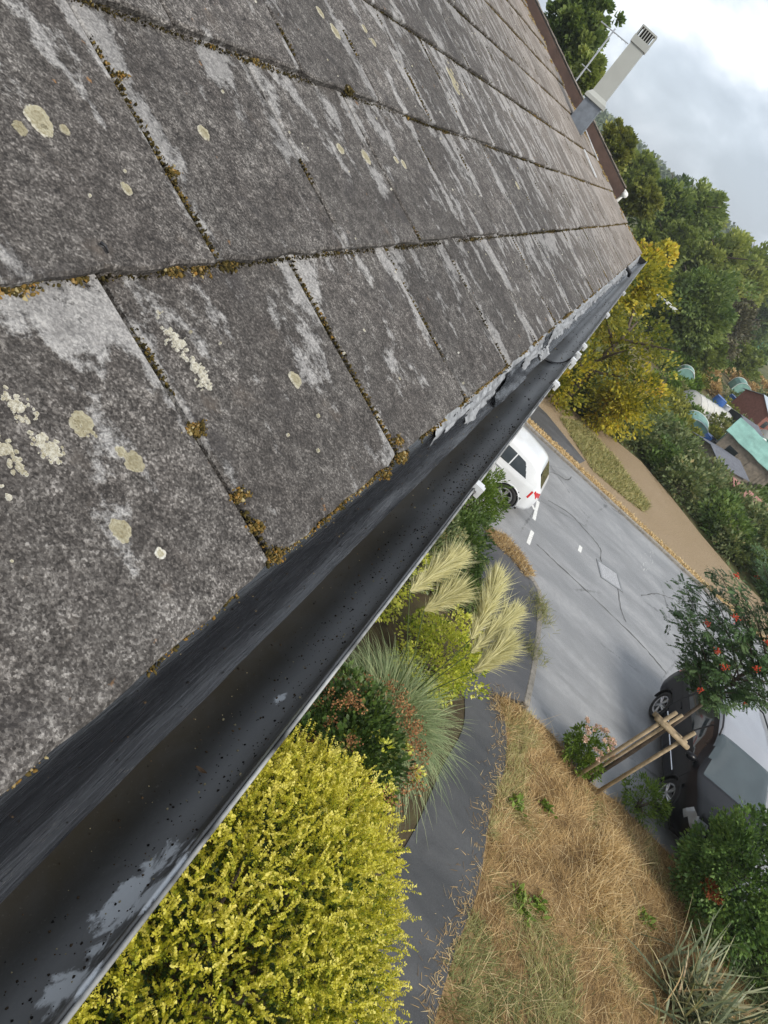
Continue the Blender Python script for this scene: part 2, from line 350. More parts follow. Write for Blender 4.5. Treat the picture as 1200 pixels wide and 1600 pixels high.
# ------------------------------------------------------------------ setting
def poly_sheet(name, poly, z0, z1, mat, kind='structure', parent=None):
    o = MB().prism([tuple(p) for p in poly], z0, z1).build(name, mat, parent)
    if parent is None: o['kind'] = kind
    return o
def smooth_line(pts, n=6):
    pts = [np.array(p, float) for p in pts]; out_ = []
    for i in range(len(pts) - 1):
        p0, p1, p2, p3 = pts[max(i - 1, 0)], pts[i], pts[i + 1], pts[min(i + 2, len(pts) - 1)]
        for t in np.linspace(0, 1, n, endpoint=False):
            out_.append(.5 * ((2 * p1) + (-p0 + p2) * t + (2 * p0 - 5 * p1 + 4 * p2 - p3) * t * t + (-p0 + 3 * p1 - 3 * p2 + p3) * t ** 3))
    return out_ + [pts[-1]]
g2 = lambda *qs: [tuple(gz(q)[:2]) for q in qs]
gnd = MB().add([(-200, -900, -.05), (1500, -900, -.05), (1500, 900, -.05), (-200, 900, -.05)], [(0, 1, 2, 3)]).build('ground', T['field']); gnd['kind'] = 'structure'
bed = poly_sheet('garden_bed', [(-6, -12), (15.2, -12), (15.2, 6), (-6, 6)], -.3, -.012, T['soil'])
FARX = float(np.mean([gz(q)[0] for q in ((929, 768), (1000, 827), (1112, 935))]))
nk = g2((770, 830), (800, 870), (825, 900), (842, 930), (842, 980), (834, 1050), (822, 1108))
nk = [(nk[0][0] + .15, nk[0][1] + 3), ] + nk
nkl = [tuple(p) for p in smooth_line(nk, 5)]
tail = nkl[-1]
lawn_edge = g2((860, 1150), (900, 1212), (960, 1255), (1000, 1330))
road_poly = [(FARX, 60), (nk[0][0], 60)] + nkl + [(tail[0] - .15, tail[1] - .15)] + [(p[0], p[1]) for p in lawn_edge[:3]] + [(lawn_edge[2][0] - .1, -8), (lawn_edge[2][0] - .1, -60), (FARX, -60)]
road = poly_sheet('road', road_poly, -.25, 0.0, T['road'])
# worn joints and cracks of the road surface
def strip(name, line, wd, z, mat, parent, jit=.25):
    m = MB(); L = [np.array(p, float) for p in line]; vs = []; fs = []
    for i, p in enumerate(L):
        d = L[min(i + 1, len(L) - 1)] - L[max(i - 1, 0)]; d /= np.linalg.norm(d); n = np.array([-d[1], d[0]]); a = wd * (1 + rnd.uniform(-jit, jit)) / 2
        vs += [(*(p + n * a), z), (*(p - n * a), z)]
        if i: fs.append((2 * i - 2, 2 * i - 1, 2 * i + 1, 2 * i))
    return m.add(vs, fs).build(name, mat, parent)
def wob(line, n, a):
    L = smooth_line(line, n); return [p + np.array([rnd.gauss(0, a), rnd.gauss(0, a)]) for p in L]
strip('seam', wob(g2((838, 850), (870, 880), (915, 922), (960, 965), (1005, 1010), (1042, 1053)), 8, .01), .034, .004, T['crack'], road, .8)
strip('seam', wob(g2((856, 782), (890, 803), (920, 835), (937, 857), (938, 880)), 8, .015), .028, .0045, T['crack'], road, .6)
strip('seam', wob(g2((965, 918), (970, 950), (978, 972)), 8, .01), .028, .0045, T['crack'], road, .5)
strip('seam', wob(g2((1000, 930), (1025, 928), (1050, 935), (1066, 943), (1066, 925), (1055, 908)), 7, .02), .022, .0046, T['crack'], road, .6)
strip('seam', wob(g2((845, 735), (868, 740), (885, 750), (893, 745)), 7, .02), .028, .0046, T['crack'], road, .5)
for a, b in (((841, 783), (834, 812)), ((832, 830), (825, 850))):
    A, B = (np.array(gz(q)[:2]) for q in (a, b)); strip('bay_marking', [A, (A + B) / 2, B], .10, .004, T['paint'], road, .1)
A = np.array(gz((836, 797))[:2]); strip('bay_marking', [A + (-.02, .02), A + (.35, .3)], .09, .0052, T['paint'], road, .1)
for q in ((830, 690), (905, 862)):
    A = np.array(gz(q)[:2]); strip('bay_marking', [A, A + (.35, 0)], .10, .004, T['paint'], road, .1)
# scuffed paint near the gully
for k_ in range(16):
    A = np.array(gz((1000 + rnd.uniform(0, 24), 862 + rnd.uniform(0, 30)))[:2]); strip('paint_scuff', [A, A + (rnd.uniform(.05, .2), rnd.uniform(-.05, .05))], rnd.uniform(.015, .035), .0036, T['oldpaint'], road, .5)
# near pavement, path, lawn
pvL = g2((745, 850), (748, 900), (752, 960), (750, 1020), (722, 1062))
path_r = smooth_line(g2((775, 1090), (786, 1140), (785, 1200), (762, 1270), (742, 1390), (712, 1470), (692, 1530), (672, 1600)), 5)
path_l = [np.array([p[0] + .05, p[1] + 1.0 + .12 * math.sin(p[0] * 1.3)]) for p in path_r]
def inset(p): return (p[0] - .10, p[1] + .03)
kerb_in = [(p[0] - .13, p[1] + .05) if i < len(nkl) - 12 else (p[0], p[1] + .13) for i, p in enumerate(nkl)]
pav = poly_sheet('pavement', [(nk[0][0] - 1.4, nk[0][1] + 8), (nk[0][0] - .14, nk[0][1] + 8)] + kerb_in + [tuple(path_r[0])] + pvL[::-1], -.2, .075, T['pave'])
pl, pr = [tuple(p) for p in path_l], [tuple(p) for p in path_r]
path = poly_sheet('path', [(pl[-1][0] - 6, pl[-1][1] - .4)] + pl[::-1] + pr + [(pr[-1][0] - 6, pr[-1][1] - .2)], -.2, .07, T['path'])
bed_top = poly_sheet('garden_bed', [(-6, 5), (pvL[0][0], 5)] + [tuple(p) for p in pvL[:-1]] + pl + [(-6, pl[-1][1] - .3)], -.2, .058, T['soil'])
lawn_poly = [(pr[-1][0] - 4, pr[-1][1] - .2)] + pr[::-1] + [(tail[0] - .1, tail[1] - .1)] + [tuple(p) for p in lawn_edge[:3]] + [(lawn_edge[2][0] - .1, -8), (lawn_edge[2][0] - .1, -13), (pr[-1][0] - 4, -13)]
lawn = poly_sheet('lawn', lawn_poly, -.2, .055, T['straw'])
# far side of the road
far = poly_sheet('far_verge', [(FARX + .13, -60), (FARX + .5, -60), (FARX + .5, 60), (FARX + .13, 60)], -.2, .06, T['straw'])
hedge_front = g2((905, 652), (955, 685), (1000, 722), (1045, 775), (1090, 832), (1145, 897))
hedge_front = [(hedge_front[0][0] - .3, hedge_front[0][1] + 1.5)] + hedge_front + [(hedge_front[-1][0] - .5, -18), (hedge_front[-1][0] - 1, -60)]
grv = poly_sheet('gravel_strip', [(FARX + .5, hedge_front[0][1])] + hedge_front + [(FARX + .5, -60)], -.2, .05, T['gravel'])
fp = g2((820, 650), (852, 648), (912, 722), (904, 726), (868, 695))
fpv = poly_sheet('far_pavement', [(fp[0][0] + .1, 12), (fp[1][0] + .5, 12)] + fp[1:] + [(fp[0][0], fp[0][1])], -.1, .062, T['pave'])
# kerb stones
kerb = empty('kerb'); kerb['kind'] = 'structure'
def kerb_run(line, wd=.125, h=.085, step=.9):
    L = [np.array(p, float) for p in line]; seg = [0]
    for i in range(1, len(L)): seg.append(seg[-1] + np.linalg.norm(L[i] - L[i - 1]))
    at = lambda s: np.array([np.interp(s, seg, [p[k] for p in L]) for k in (0, 1)])
    s = 0
    while s < seg[-1] - .1:
        e = min(s + step, seg[-1]); vs = []; fs = []; n = 4
        for k in range(n + 1):
            a = at(s + .006 + (e - s - .012) * k / n); b = at(min(seg[-1], s + (e - s) * k / n + .02)) - at(max(0, s + (e - s) * k / n - .02)); b /= np.linalg.norm(b); nn = np.array([-b[1], b[0]])
            hh = h + rnd.uniform(-.004, .004)
            vs += [(*(a - nn * wd / 2), -.1), (*(a - nn * wd / 2), hh - .015), (*(a - nn * (wd / 2 - .015)), hh), (*(a + nn * wd / 2), hh), (*(a + nn * wd / 2), -.1)]
            if k: fs += [((k - 1) * 5 + j, (k - 1) * 5 + j + 1, k * 5 + j + 1, k * 5 + j) for j in range(4)]
        fs += [(0, 1, 2, 3, 4), tuple(n * 5 + j for j in (4, 3, 2, 1, 0))]
        MB().add(vs, fs).build('kerb_stone', T['kerb'], kerb); s = e
kerb_run([(p[0] - .065, p[1] + .03) for p in nkl[:-12]] + [(p[0] - .02, p[1] + .065) for p in nkl[-12:]])
kerb_run([(FARX + .065, y) for y in np.linspace(6, -30, 37)])

# ------------------------------------------------------------------ manhole
c = gz((952, 899)); mh = empty('manhole_cover', (c[0], c[1], .004), R(20))
tag(mh, 'square metal manhole cover with raised tread set in the grey road', 'manhole')
m = MB(); [m.box((sx * .36, sy * .36, .002), (.72 + .06 if 0 else (.06 if sx else .66), .06 if sy else .66, .012)) for sx, sy in ((1, 0), (-1, 0), (0, 1), (0, -1))]
MB().box((.36, 0, .003), (.06, .78, .012)).box((-.36, 0, .003), (.06, .78, .012)).box((0, .36, .003), (.66, .06, .012)).box((0, -.36, .003), (.66, .06, .012)).build('frame', T['iron'], mh)
pm = MB().box((0, 0, .001), (.65, .65, .008))
for i in range(7):
    for j in range(7): pm.box((-.27 + i * .09, -.27 + j * .09, .007), (.055, .02, .006), Matrix.Rotation(R(45 if (i + j) % 2 else -45), 3, 'Z'))
pm.build('cover', plain('cover_steel', (.42, .42, .43), .45, .25, 30, metal=.3), mh)

# ------------------------------------------------------------------ house with the tiled roof
house = empty('house', (0, 0, 0)); tag(house, 'house with weathered grey tiled roof and black gutter along its eave', 'house')
NC = 14; RIDGE_S = NC * GA
def verge_x(s): return TX0 + TW * (19.75 - .30 * s / GA)
XB = TX0 - 14 * TW
MB().box(((XB + 5.4) / 2, 3.2, EAVE / 2 - .2), (5.4 - XB - .4, 5.9, EAVE - .4)).build('wall', T['wall'], house)
MB().box(((XB + 5.9) / 2, .045, EAVE - .13), (5.9 - XB, .025, .2)).build('fascia', T['fascia'], house)
MB().box(((XB + 5.9) / 2, .16, EAVE - .225), (5.9 - XB, .2, .015)).build('soffit', T['fascia'], house)
m = MB(); N0 = -.035
A = [roofp(XB, .05, N0), roofp(verge_x(0) - .05, .05, N0), roofp(verge_x(RIDGE_S) - .05, RIDGE_S, N0), roofp(XB, RIDGE_S, N0)]
yr = A[2][1]; zr = A[2][2]; yb = 2 * yr; zb = EAVE
A += [np.array([A[2][0], yb, zb]), np.array([XB, yb, zb])]
Bv = [p - np.array([0, 0, .06]) for p in A]
m.add(A + Bv, [(0, 1, 2, 3), (3, 2, 4, 5), (6, 9, 8, 7), (9, 11, 10, 8), (0, 6, 7, 1), (1, 7, 8, 2), (2, 8, 10, 4), (4, 10, 11, 5), (5, 11, 9, 3), (3, 9, 6, 0)])
roof = m.build('roof', T['deck'], house)
TT = .0090; OV = .05
def tile_loop(w0, w1, seed, cut=None):
    r = random.Random(seed); L = []
    nb = 10
    for i in range(nb + 1): L.append([w0 + (w1 - w0) * i / nb, r.gauss(0, .0011) - (.004 * r.random() if i in (0, nb) else 0) * -1])
    for i in range(1, 5): L.append([w1 + r.gauss(0, .0008), (GA + OV) * i / 4])
    L.append([w0, GA + OV])
    for i in (3, 2, 1): L.append([w0 + r.gauss(0, .0008), (GA + OV) * i / 4])
    if cut: L = [[min(p[0], cut(p[1])), p[1]] for p in L]
    return L
def tile_geo(L):
    n = len(L); cxx = sum(p[0] for p in L) / n; cyy = sum(p[1] for p in L) / n; vs = []
    def nz(v): return -TT * v / GA
    for p in L: vs.append((p[0], p[1], nz(p[1]) - TT))
    for p in L: vs.append((p[0], p[1], nz(p[1]) - .0022))
    for p in L:
        d = math.hypot(p[0] - cxx, p[1] - cyy) + 1e-6; k = .0028
        vs.append((p[0] - math.copysign(min(k, abs(p[0] - cxx)), p[0] - cxx), p[1] - (math.copysign(k, p[1] - cyy)), nz(p[1])))
    fs = [tuple(range(2 * n, 3 * n))]
    for i in range(n):
        j = (i + 1) % n; fs += [(i, j, n + j, n + i), (n + i, n + j, 2 * n + j, 2 * n + i)]
    return vs, fs
GAPW = .0030
tmesh = []
for k_ in range(9):
    vs_, fs_ = tile_geo(tile_loop(-TW / 2 + GAPW, TW / 2 - GAPW, 50 + k_)); me = bpy.data.meshes.new('tile'); me.from_pydata(vs_, [], fs_); me.update(); me.materials.append(T['tile']); tmesh.append(me)
def place_tile(me, x, s):
    o = bpy.data.objects.new('tile', me); COL.objects.link(o); o.parent = roof
    p = roofp(x, s + rnd.gauss(0, .0016), rnd.uniform(-.0008, .0008)); o.location = p
    o.rotation_euler = (PITCH + rnd.gauss(0, .0025), rnd.gauss(0, .002), rnd.gauss(0, .0028)); return o
rest = MB()
JOINTS = []
for c_ in range(NC):
    s = c_ * GA; off = .5 if c_ % 2 else 0.0; j = -14
    while True:
        x = TX0 + TW * (j + off + .5); vx = verge_x(s + GA / 2)
        if x - TW / 2 > vx - .03: break
        JOINTS.append((x - TW / 2, c_))
        last = x + TW / 2 > vx - .02
        if c_ <= 8 and j >= -2:
            if last:
                cut = lambda v, x=x, s=s: verge_x(s + v) - x
                vs_, fs_ = tile_geo(tile_loop(-TW / 2 + GAPW, TW / 2 + .06, 900 + c_, cut)); me = bpy.data.meshes.new('tile'); me.from_pydata(vs_, [], fs_); me.update(); me.materials.append(T['tile']); place_tile(me, x, s)
            else: place_tile(tmesh[rnd.randrange(9)], x, s)
        else:
            cut = (lambda v, x=x, s=s: verge_x(s + v) - x) if last else None
            vs_, fs_ = tile_geo(tile_loop(-TW / 2 + GAPW, TW / 2 - GAPW if not last else TW / 2 + .06, rnd.randrange(9999), cut))
            rest.add([roofp(x + p[0], s + p[1], p[2]) for p in vs_], fs_)
        j += 1
        if last: break
o = rest.build('tile_field', T['tile'], roof); o['kind'] = 'stuff'
rt = MB()
for k_ in range(int((verge_x(RIDGE_S) - XB) / .45)):
    xx = XB + .225 + k_ * .45; rt.add([(xx + sx * .22, yr + math.cos(t) * .11, zr + .02 + math.sin(t) * .08) for sx in (-1, 1) for t in np.linspace(0, math.pi, 7)], [(i, i + 1, i + 8, i + 7) for i in range(6)])
o = rt.build('ridge_tile', T['tile'], roof)
# moss in the joints and under the laps
P = []; SZ = []; VR = []
ICO = bmesh.new(); bmesh.ops.create_icosphere(ICO, subdivisions=1, radius=1); ICV = np.array([v.co[:] for v in ICO.verts]); ICF = [tuple(v.index for v in f.verts) for f in ICO.faces]
def clump(x, s, n, r, size, col):
    size *= .74
    for _ in range(int(n * 4.5)):
        s_ = s + rnd.gauss(0, r * .5); P.append(roofp(x + rnd.gauss(0, r), s_, -TT * ((s % GA) / GA) + rnd.uniform(-.003, .0022))); SZ.append(size * rnd.choice((.35, .45, .6, .8, 1.1))); VR.append(min(1, max(0, col - .12 + rnd.gauss(0, .24))))
for c_ in range(1, 9):
    x = -.3
    while x < verge_x(c_ * GA) - .02:
        dens = 1.0 if x < 2.5 else .55
        a = mnoise.noise(Vector((x * 6, c_ * 7.3, 0))) + .35 * mnoise.noise(Vector((x * 31, c_ * 3.3, 4)))
        if a > -.45:
            hi = a > .30 and rnd.random() < .5
            clump(x, c_ * GA - .0035, int(4 + 6 * max(0, a)) if not hi else 11, .0040 if not hi else .0055, .0016 if x < 2.5 else .0026, (.22 if not hi else .45) if x < 3.2 else .55)
        x += .0085 / dens
for jx, c_ in JOINTS:
    if c_ > 6 or jx < -.6: continue
    v = .004
    while v < GA:
        a = mnoise.noise(Vector((jx * 9, c_ * 5.1, v * 14))) + (.35 if c_ == 0 and v < .05 else 0) - (.12 if c_ else 0)
        if a > (.02 if c_ == 0 else .12): clump(jx, c_ * GA + v, int(2 + 8 * a), .0021, .0017, .28 + .5 * a)
        v += .006
for q, n, r, s_ in (((628, 712), 90, .007, .0024), ((622, 690), 60, .006, .0022), ((604, 742), 30, .006, .002), ((430, 868), 40, .006, .002), ((130, 424), 60, .005, .0024), ((40, 436), 80, .008, .0024), ((15, 440), 60, .007, .0024), ((305, 672), 50, .006, .0022), ((365, 408), 60, .006, .0025), ((320, 412), 50, .007, .0024), ((280, 415), 40, .005, .0024),
                    ((190, 118), 20, .004, .0018), ((270, 268), 26, .005, .0018), ((395, 95), 26, .005, .002), ((545, 140), 40, .007, .003), ((640, 178), 30, .007, .003), ((375, 775), 40, .006, .002), ((400, 825), 30, .005, .002)):
    x, s, d = roofq(q); clump(x, s, n, r, s_, .72 if s_ < .0025 else .45)
# pale crust along the eave edge
x = .02
while x < 5.6:
    if mnoise.noise(Vector((x * 11, 3, 9))) > -.05: clump(x, -.001, 6, .004, .0018, rnd.choice((.75, .9, .5)))
    x += .011
for _ in range(90):                                                 # orange growth by the far verge
    c_ = rnd.uniform(.2, 8); clump(verge_x(c_ * GA) - abs(rnd.gauss(0, .12)), c_ * GA, 6, .014, .006, .95)
P = np.array(P); SZ = np.array(SZ); VR = np.array(VR)
V = P[:, None] + ICV[None] * SZ[:, None, None] * rng.uniform(.45, 1.5, (len(P), 1, 3)) * rng.uniform(.6, 1.5, (len(P), 12, 1))
o = link('moss', quads_mesh('moss', V, 12, ICF, VR), T['moss'], house); o['kind'] = 'stuff'
# lichen rosettes and crusts on the tiles
LV = MB(); LVAR = []
def rosette(x, s, r, val, n=30, ring=True):
    ph = rnd.random() * 9; vs = [roofp(x, s, .0012 - TT * ((s % GA) / GA))]; base = len(LV.v)
    for rr, hh in ((.55, .0012), (.86, .0014), (1.0, -.0012)):
        for k in range(n):
            t = 2 * math.pi * k / n; q = r * rr * (1 + .30 * mnoise.noise(Vector((math.cos(t) * 1.5, math.sin(t) * 1.5, ph))) + .11 * rnd.uniform(-1, 1))
            sx, ss = x + math.cos(t) * q, s + math.sin(t) * q; vs.append(roofp(sx, ss, hh - TT * ((s % GA) + math.sin(t) * q) / GA))
    fs = [(0, 1 + k, 1 + (k + 1) % n) for k in range(n)]
    for a in (0, 1): fs += [(1 + a * n + k, 1 + (a + 1) * n + k, 1 + (a + 1) * n + (k + 1) % n, 1 + a * n + (k + 1) % n) for k in range(n)]
    LV.add(vs, fs)
    LVAR.extend([val * .55] * n + [val * .9] * n + [min(1, val + .2)] * n)
def ros_px(q, rp, val):
    x, s, d = roofq(q); rosette(x, s, rp * d / FPX * 1.35, val)
for q, rp, v in (((60, 187), 17, .55), ((70, 203), 9, .5), ((125, 663), 17, .45), ((187, 706), 8, .6), ((208, 722), 15, .35), ((187, 830), 15, .45), ((249, 866), 8, 1.0), ((461, 593), 10, .5), ((318, 207), 8, .5), ((197, 296), 7, .5), ((531, 233), 7, .5), ((571, 245), 8, .5), ((618, 250), 5, .6), ((630, 257), 6, .6), ((524, 50), 8, .5), ((500, 20), 6, .5), ((569, 45), 5, .5), ((583, 66), 5, .5), ((100, 203), 6, .4), ((30, 200), 8, .3), ((705, 120), 9, .45), ((712, 138), 8, .45), ((808, 290), 5, .5)):
    ros_px(q, rp, v)
def crust(q0, q1, wpx, n, val, rmin, rmax):
    x0, s0, d0 = roofq(q0); x1, s1, d1 = roofq(q1)
    for _ in range(n):
        t = rnd.random(); d = d0 + (d1 - d0) * t; r = wpx * d / FPX
        x = x0 + (x1 - x0) * t + rnd.gauss(0, r * .5); s = s0 + (s1 - s0) * t + rnd.gauss(0, r * .5)
        if mnoise.noise(Vector((x * 60, s * 60, 2))) + .8 * mnoise.noise(Vector((x * 230, s * 230, 5))) < .02: continue
        rosette(x, s, rnd.uniform(rmin, rmax), min(1, val + rnd.gauss(0, .1)), 7)
crust((256, 500), (318, 595), 14, 1100, .95, .0004, .0015); crust((312, 580), (328, 615), 10, 160, .9, .0004, .0013)
crust((8, 612), (45, 660), 13, 420, .85, .0004, .0015); crust((45, 655), (85, 715), 15, 620, .85, .0004, .0017); crust((-5, 690), (22, 735), 13, 520, .7, .0004, .0018); crust((5, 760), (22, 790), 5, 40, .95, .0008, .002)
crust((105, 655), (145, 680), 10, 40, .5, .001, .002); crust((700, 100), (722, 150), 8, 120, .45, .0015, .004)
for _ in range(420):                                                # tiny scattered flecks
    x = rnd.uniform(.05, 4.5); s = rnd.uniform(.02, 8 * GA); rosette(x, s, rnd.uniform(.001, .0026), rnd.uniform(.35, 1), 6)
me = LV.mesh('lichen'); at = me.attributes.new('var', 'FLOAT', 'FACE')
at.data.foreach_set('value', np.array(LVAR, np.float32)); o = link('lichen', me, T['lichen'], house); o['kind'] = 'stuff'

# ------------------------------------------------------------------ gutter
GX1 = verge_x(0) + .06
def gut(x):                                                         # centre y, centre z, radius
    t = min(1, max(0, (x - .5) / 5)); return -.040 + .016 * t, EAVE - .043 + .016 * t, .0555 - .006 * t
xs = list(np.linspace(-3.2, 0, 16)) + list(np.linspace(.1, GX1, 60))
def gutter_shell(x0, x1, dr, name, mat, parent, a0=-.08, a1=math.pi + .02, n=22, caps=True, wobble=0.0):
    m = MB(); X = [x for x in xs if x0 < x < x1]; X = [x0] + X + [x1]; vs = []; fs = []
    for x in X:
        cy_, cz_, r = gut(x)
        ra, rb = r + dr[0], r + dr[1]
        for rr in (ra, rb):
            for k in range(n + 1):
                a = math.pi + a0 + (a1 - a0) * k / n; vs.append((x, cy_ + math.cos(a) * rr, cz_ + math.sin(a) * rr + wobble * math.sin(x * 5)))
    st = 2 * (n + 1)
    for i in range(len(X) - 1):
        for k in range(n):
            a, b = i * st + k, (i + 1) * st + k
            fs += [(a, b, b + 1, a + 1), (a + n + 1, a + n + 2, b + n + 2, b + n + 1)]
        a, b = i * st, (i + 1) * st
        fs += [(a, a + n + 1, b + n + 1, b), (a + n, b + n, b + 2 * n + 1, a + 2 * n + 1)]
    for base in (0, (len(X) - 1) * st):
        for k in range(n): fs.append((base + k, base + k + 1, base + n + 2 + k, base + n + 1 + k))
    return m.add(vs, fs).build(name, mat, parent, True)
UX = 1.83
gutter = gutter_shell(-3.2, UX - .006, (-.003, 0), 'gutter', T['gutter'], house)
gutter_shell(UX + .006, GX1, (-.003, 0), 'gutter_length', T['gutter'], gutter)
gutter_shell(UX - .05, UX + .05, (.0006, .004), 'union', T['black_plastic'], gutter)
def rim(x0, x1):
    pts = []; 
    for x in np.linspace(x0, x1, 50):
        cy_, cz_, r = gut(x); pts.append((x, cy_ - r - .0005, cz_ + .006 + .0006 * mnoise.noise(Vector((x * 8, 0, 0)))))
    return MB().tube(pts, .0015, 8).build('rim', T['gutter_rim'], gutter, True)
rim(-3.2, GX1)
m = MB(); cy_, cz_, r = gut(GX1); ring = [(GX1, cy_ + math.cos(a) * (r + .003), cz_ + math.sin(a) * (r + .003)) for a in np.linspace(math.pi, 2 * math.pi, 16)]
m.add(ring + [(p[0] + .006, p[1], p[2]) for p in ring], [tuple(range(16)), tuple(range(31, 15, -1))] + [(i, i + 1, 17 + i, 16 + i) for i in range(15)]).build('stop_end', T['black_plastic'], gutter)
T['clip'] = plain('clip_grey', (.55, .56, .57), .45, .2, 40)
for bx_ in (.79, 1.49, 2.02, 2.75, 3.6):                             # outer clips of the brackets
    cy_, cz_, r = gut(bx_); b = gutter_shell(bx_ - .012, bx_ + .012, (.0008, .005), 'bracket', T['black_plastic'], gutter)
    MB().box((bx_, cy_ - r - .003, cz_ + .008), (.016, .012, .010)).box((bx_ + .004, cy_ - r - .009, cz_ + .002), (.012, .007, .016)).build('clip', T['clip'], b)
for dx in (-.045, .045):
    cy_, cz_, r = gut(UX + dx); MB().box((UX + dx, cy_ - r - .004, cz_ + .006), (.018, .014, .014)).box((UX + dx, cy_ - r - .010, cz_ - .004), (.014, .008, .02)).build('clip', T['clip'], gutter)
m = MB(); cy_, cz_, r = gut(UX)                                       # rubber seal showing across the trough
m.tube([(UX + .012 * math.sin(a * 2), cy_ + math.cos(a) * (r - .0035), cz_ + math.sin(a) * (r - .0035)) for a in np.linspace(math.pi + .05, 2 * math.pi - .1, 18)], .0024, 6).build('seal', T['black_plastic'], gutter, True)
bx_ = 4.55; cy_, cz_, r = gut(bx_)
MB().tube([(bx_ - .03, .02, EAVE - .004), (bx_, cy_ + .02, cz_ + .012), (bx_ + .03, cy_ - .012, cz_ + .004), (bx_ + .035, cy_ - .02, cz_ - .02)], [.011, .012, .012, .009], 8).build('strap', T['black_plastic'], gutter, True)
# felt strip dressed from under the tiles into the gutter
def felt_profile(t, x):
    cy_, cz_, r = gut(x); k = [(0.05, EAVE - .012), (.004, EAVE - .019), (-.007, EAVE - .042), (-.018, EAVE - .064), (-.0345, EAVE - .076)]
    f = t * 4; i = min(3, int(f)); u = f - i; p0, p1, p2, p3 = k[max(i - 1, 0)], k[i], k[i + 1], k[min(i + 2, 4)]
    return [.5 * (2 * p1[j] + (p2[j] - p0[j]) * u + (2 * p0[j] - 5 * p1[j] + 4 * p2[j] - p3[j]) * u * u + (3 * p1[j] - p0[j] - 3 * p2[j] + p3[j]) * u ** 3) for j in (0, 1)]
def felt(name, x0, x1, nx, nt_, mat, parent, off=0.0, t1=1.0, drop=None, amp=.0012, edge=.05, seed=0.0):
    m = MB(); vs = []; fs = []
    for i in range(nx + 1):
        x = x0 + (x1 - x0) * i / nx
        te = t1 * (1 + edge * mnoise.noise(Vector((x * 9, seed, 0))) + edge * .5 * mnoise.noise(Vector((x * 40, seed, 3))))
        for j in range(nt_ + 1):
            y, z = felt_profile(min(1.0, max(0, te * j / nt_)), x); w_ = amp * mnoise.noise(Vector((x * 7, j * .3, seed))) + amp * .6 * mnoise.noise(Vector((x * 25, j * .7, seed)))
            vs.append((x, y - .6 * w_ - off * .7, z + w_ + off))
    for i in range(nx):
        for j in range(nt_):
            if drop and drop(x0 + (x1 - x0) * (i + .5) / nx, (j + .5) / nt_): continue
            a = i * (nt_ + 1) + j; fs.append((a, a + 1, a + nt_ + 2, a + nt_ + 1))
    return m.add(vs, fs).build(name, mat, parent, True)
fo = felt('eaves_felt', -2.5, 1.72, 260, 18, T['felt'], house, amp=.0016, edge=.03)
def hole(x, t):
    n1 = mnoise.noise(Vector((x * 14, t * 5, 7))) + .6 * mnoise.noise(Vector((x * 55, t * 18, 2)))
    if x < 1.0: return t > .50 + .12 * n1
    if 1.22 < x < 1.48: return t > .40 + .12 * n1 + 1.6 * abs(x - 1.35) ** 1.1
    if 1.72 < x < 1.84: return .28 < t < .66 + .2 * n1
    if x > 4.0: return t > .8 + .3 * n1
    return t > .74 + .12 * n1
tf = felt('torn_felt', .80, GX1 - .02, 620, 26, T['torn'], house, off=.0022, drop=hole, amp=.005, edge=.08, seed=5)
felt('felt_flap', 1.2, 1.55, 60, 16, T['felt'], house, off=.004, t1=1.0, amp=.006, edge=.1, seed=11, drop=lambda x, t: t < .35 or abs(x - 1.36) > .12 + .05 * math.sin(t * 9))
felt('eaves_felt_length', 1.74, GX1 - .02, 160, 14, T['felt'], house, amp=.0016, edge=.03, seed=2)
# grit, flakes and leaf scraps lying in the gutter
P = []; SZ = []; VR = []
for _ in range(1500):
    x = rnd.choice((rnd.uniform(.02, 1.2), rnd.uniform(.02, 3.5), rnd.uniform(.02, 1.0))); a = math.pi + .25 + abs(rnd.gauss(.55, .5))
    cy_, cz_, r = gut(x); r -= .0032; P.append((x, cy_ + math.cos(a) * r, cz_ + math.sin(a) * r)); SZ.append(rnd.choice((.0003, .0003, .0004, .0005, .0005, .0009)) * (1 + .7 * min(2, x))); VR.append(rnd.choice((0, 0, .05, .05, .1, .2, .3, .5, .75)))
for _ in range(160):
    x = rnd.uniform(.05, 1.2); y, z = felt_profile(rnd.uniform(.3, .95), x); P.append((x, y, z + .001)); SZ.append(rnd.uniform(.0003, .0010)); VR.append(rnd.choice((0, 0, .1, .3, .6)))
P = np.array(P); SZ = np.array(SZ); VR = np.array(VR)
V = P[:, None] + ICV[None] * SZ[:, None, None] * rng.uniform(.5, 1.4, (len(P), 12, 3))
T['grit'] = leafmat('gutter_grit', [(0, (.012, .011, .010)), (.5, (.09, .06, .035)), (.8, (.3, .26, .16)), (1, (.6, .6, .56))], .9, 0, .1)
o = tag(link('gutter_grit', quads_mesh('grit', V, 12, ICF, VR), T['grit']), 'grit and moss crumbs scattered along the bottom of the black gutter', 'debris', kind='stuff')
T['deadleaf'] = plain('dead_leaf', (.075, .042, .02), .8, .4, 60)
for q, L_ in (((168, 1222), .0055), ((310, 1207), .005)):
    P0 = gz(q, EAVE - .083); a = rnd.uniform(0, 3); d = np.array([math.cos(a), math.sin(a), .1]); s_ = np.array([-math.sin(a), math.cos(a), .2]); pts = []
    for k in range(7):
        t = k / 6 - .5; w_ = .0020 * (1 - (2 * t) ** 2); c = P0 + d * t * L_ * 2 + np.array([0, 0, .004 + .004 * t * t]); pts += [c - s_ * w_, c + np.array([0, 0, -.001]), c + s_ * w_]
    o = MB().add(pts, [(3 * k + e, 3 * k + e + 1, 3 * k + e + 4, 3 * k + e + 3) for k in range(6) for e in (0, 1)]).build('dead_leaf', T['deadleaf'])
    tag(o, 'small curled brown dead leaf scrap lying in the gutter', 'leaf', 'leaf scraps in the gutter')
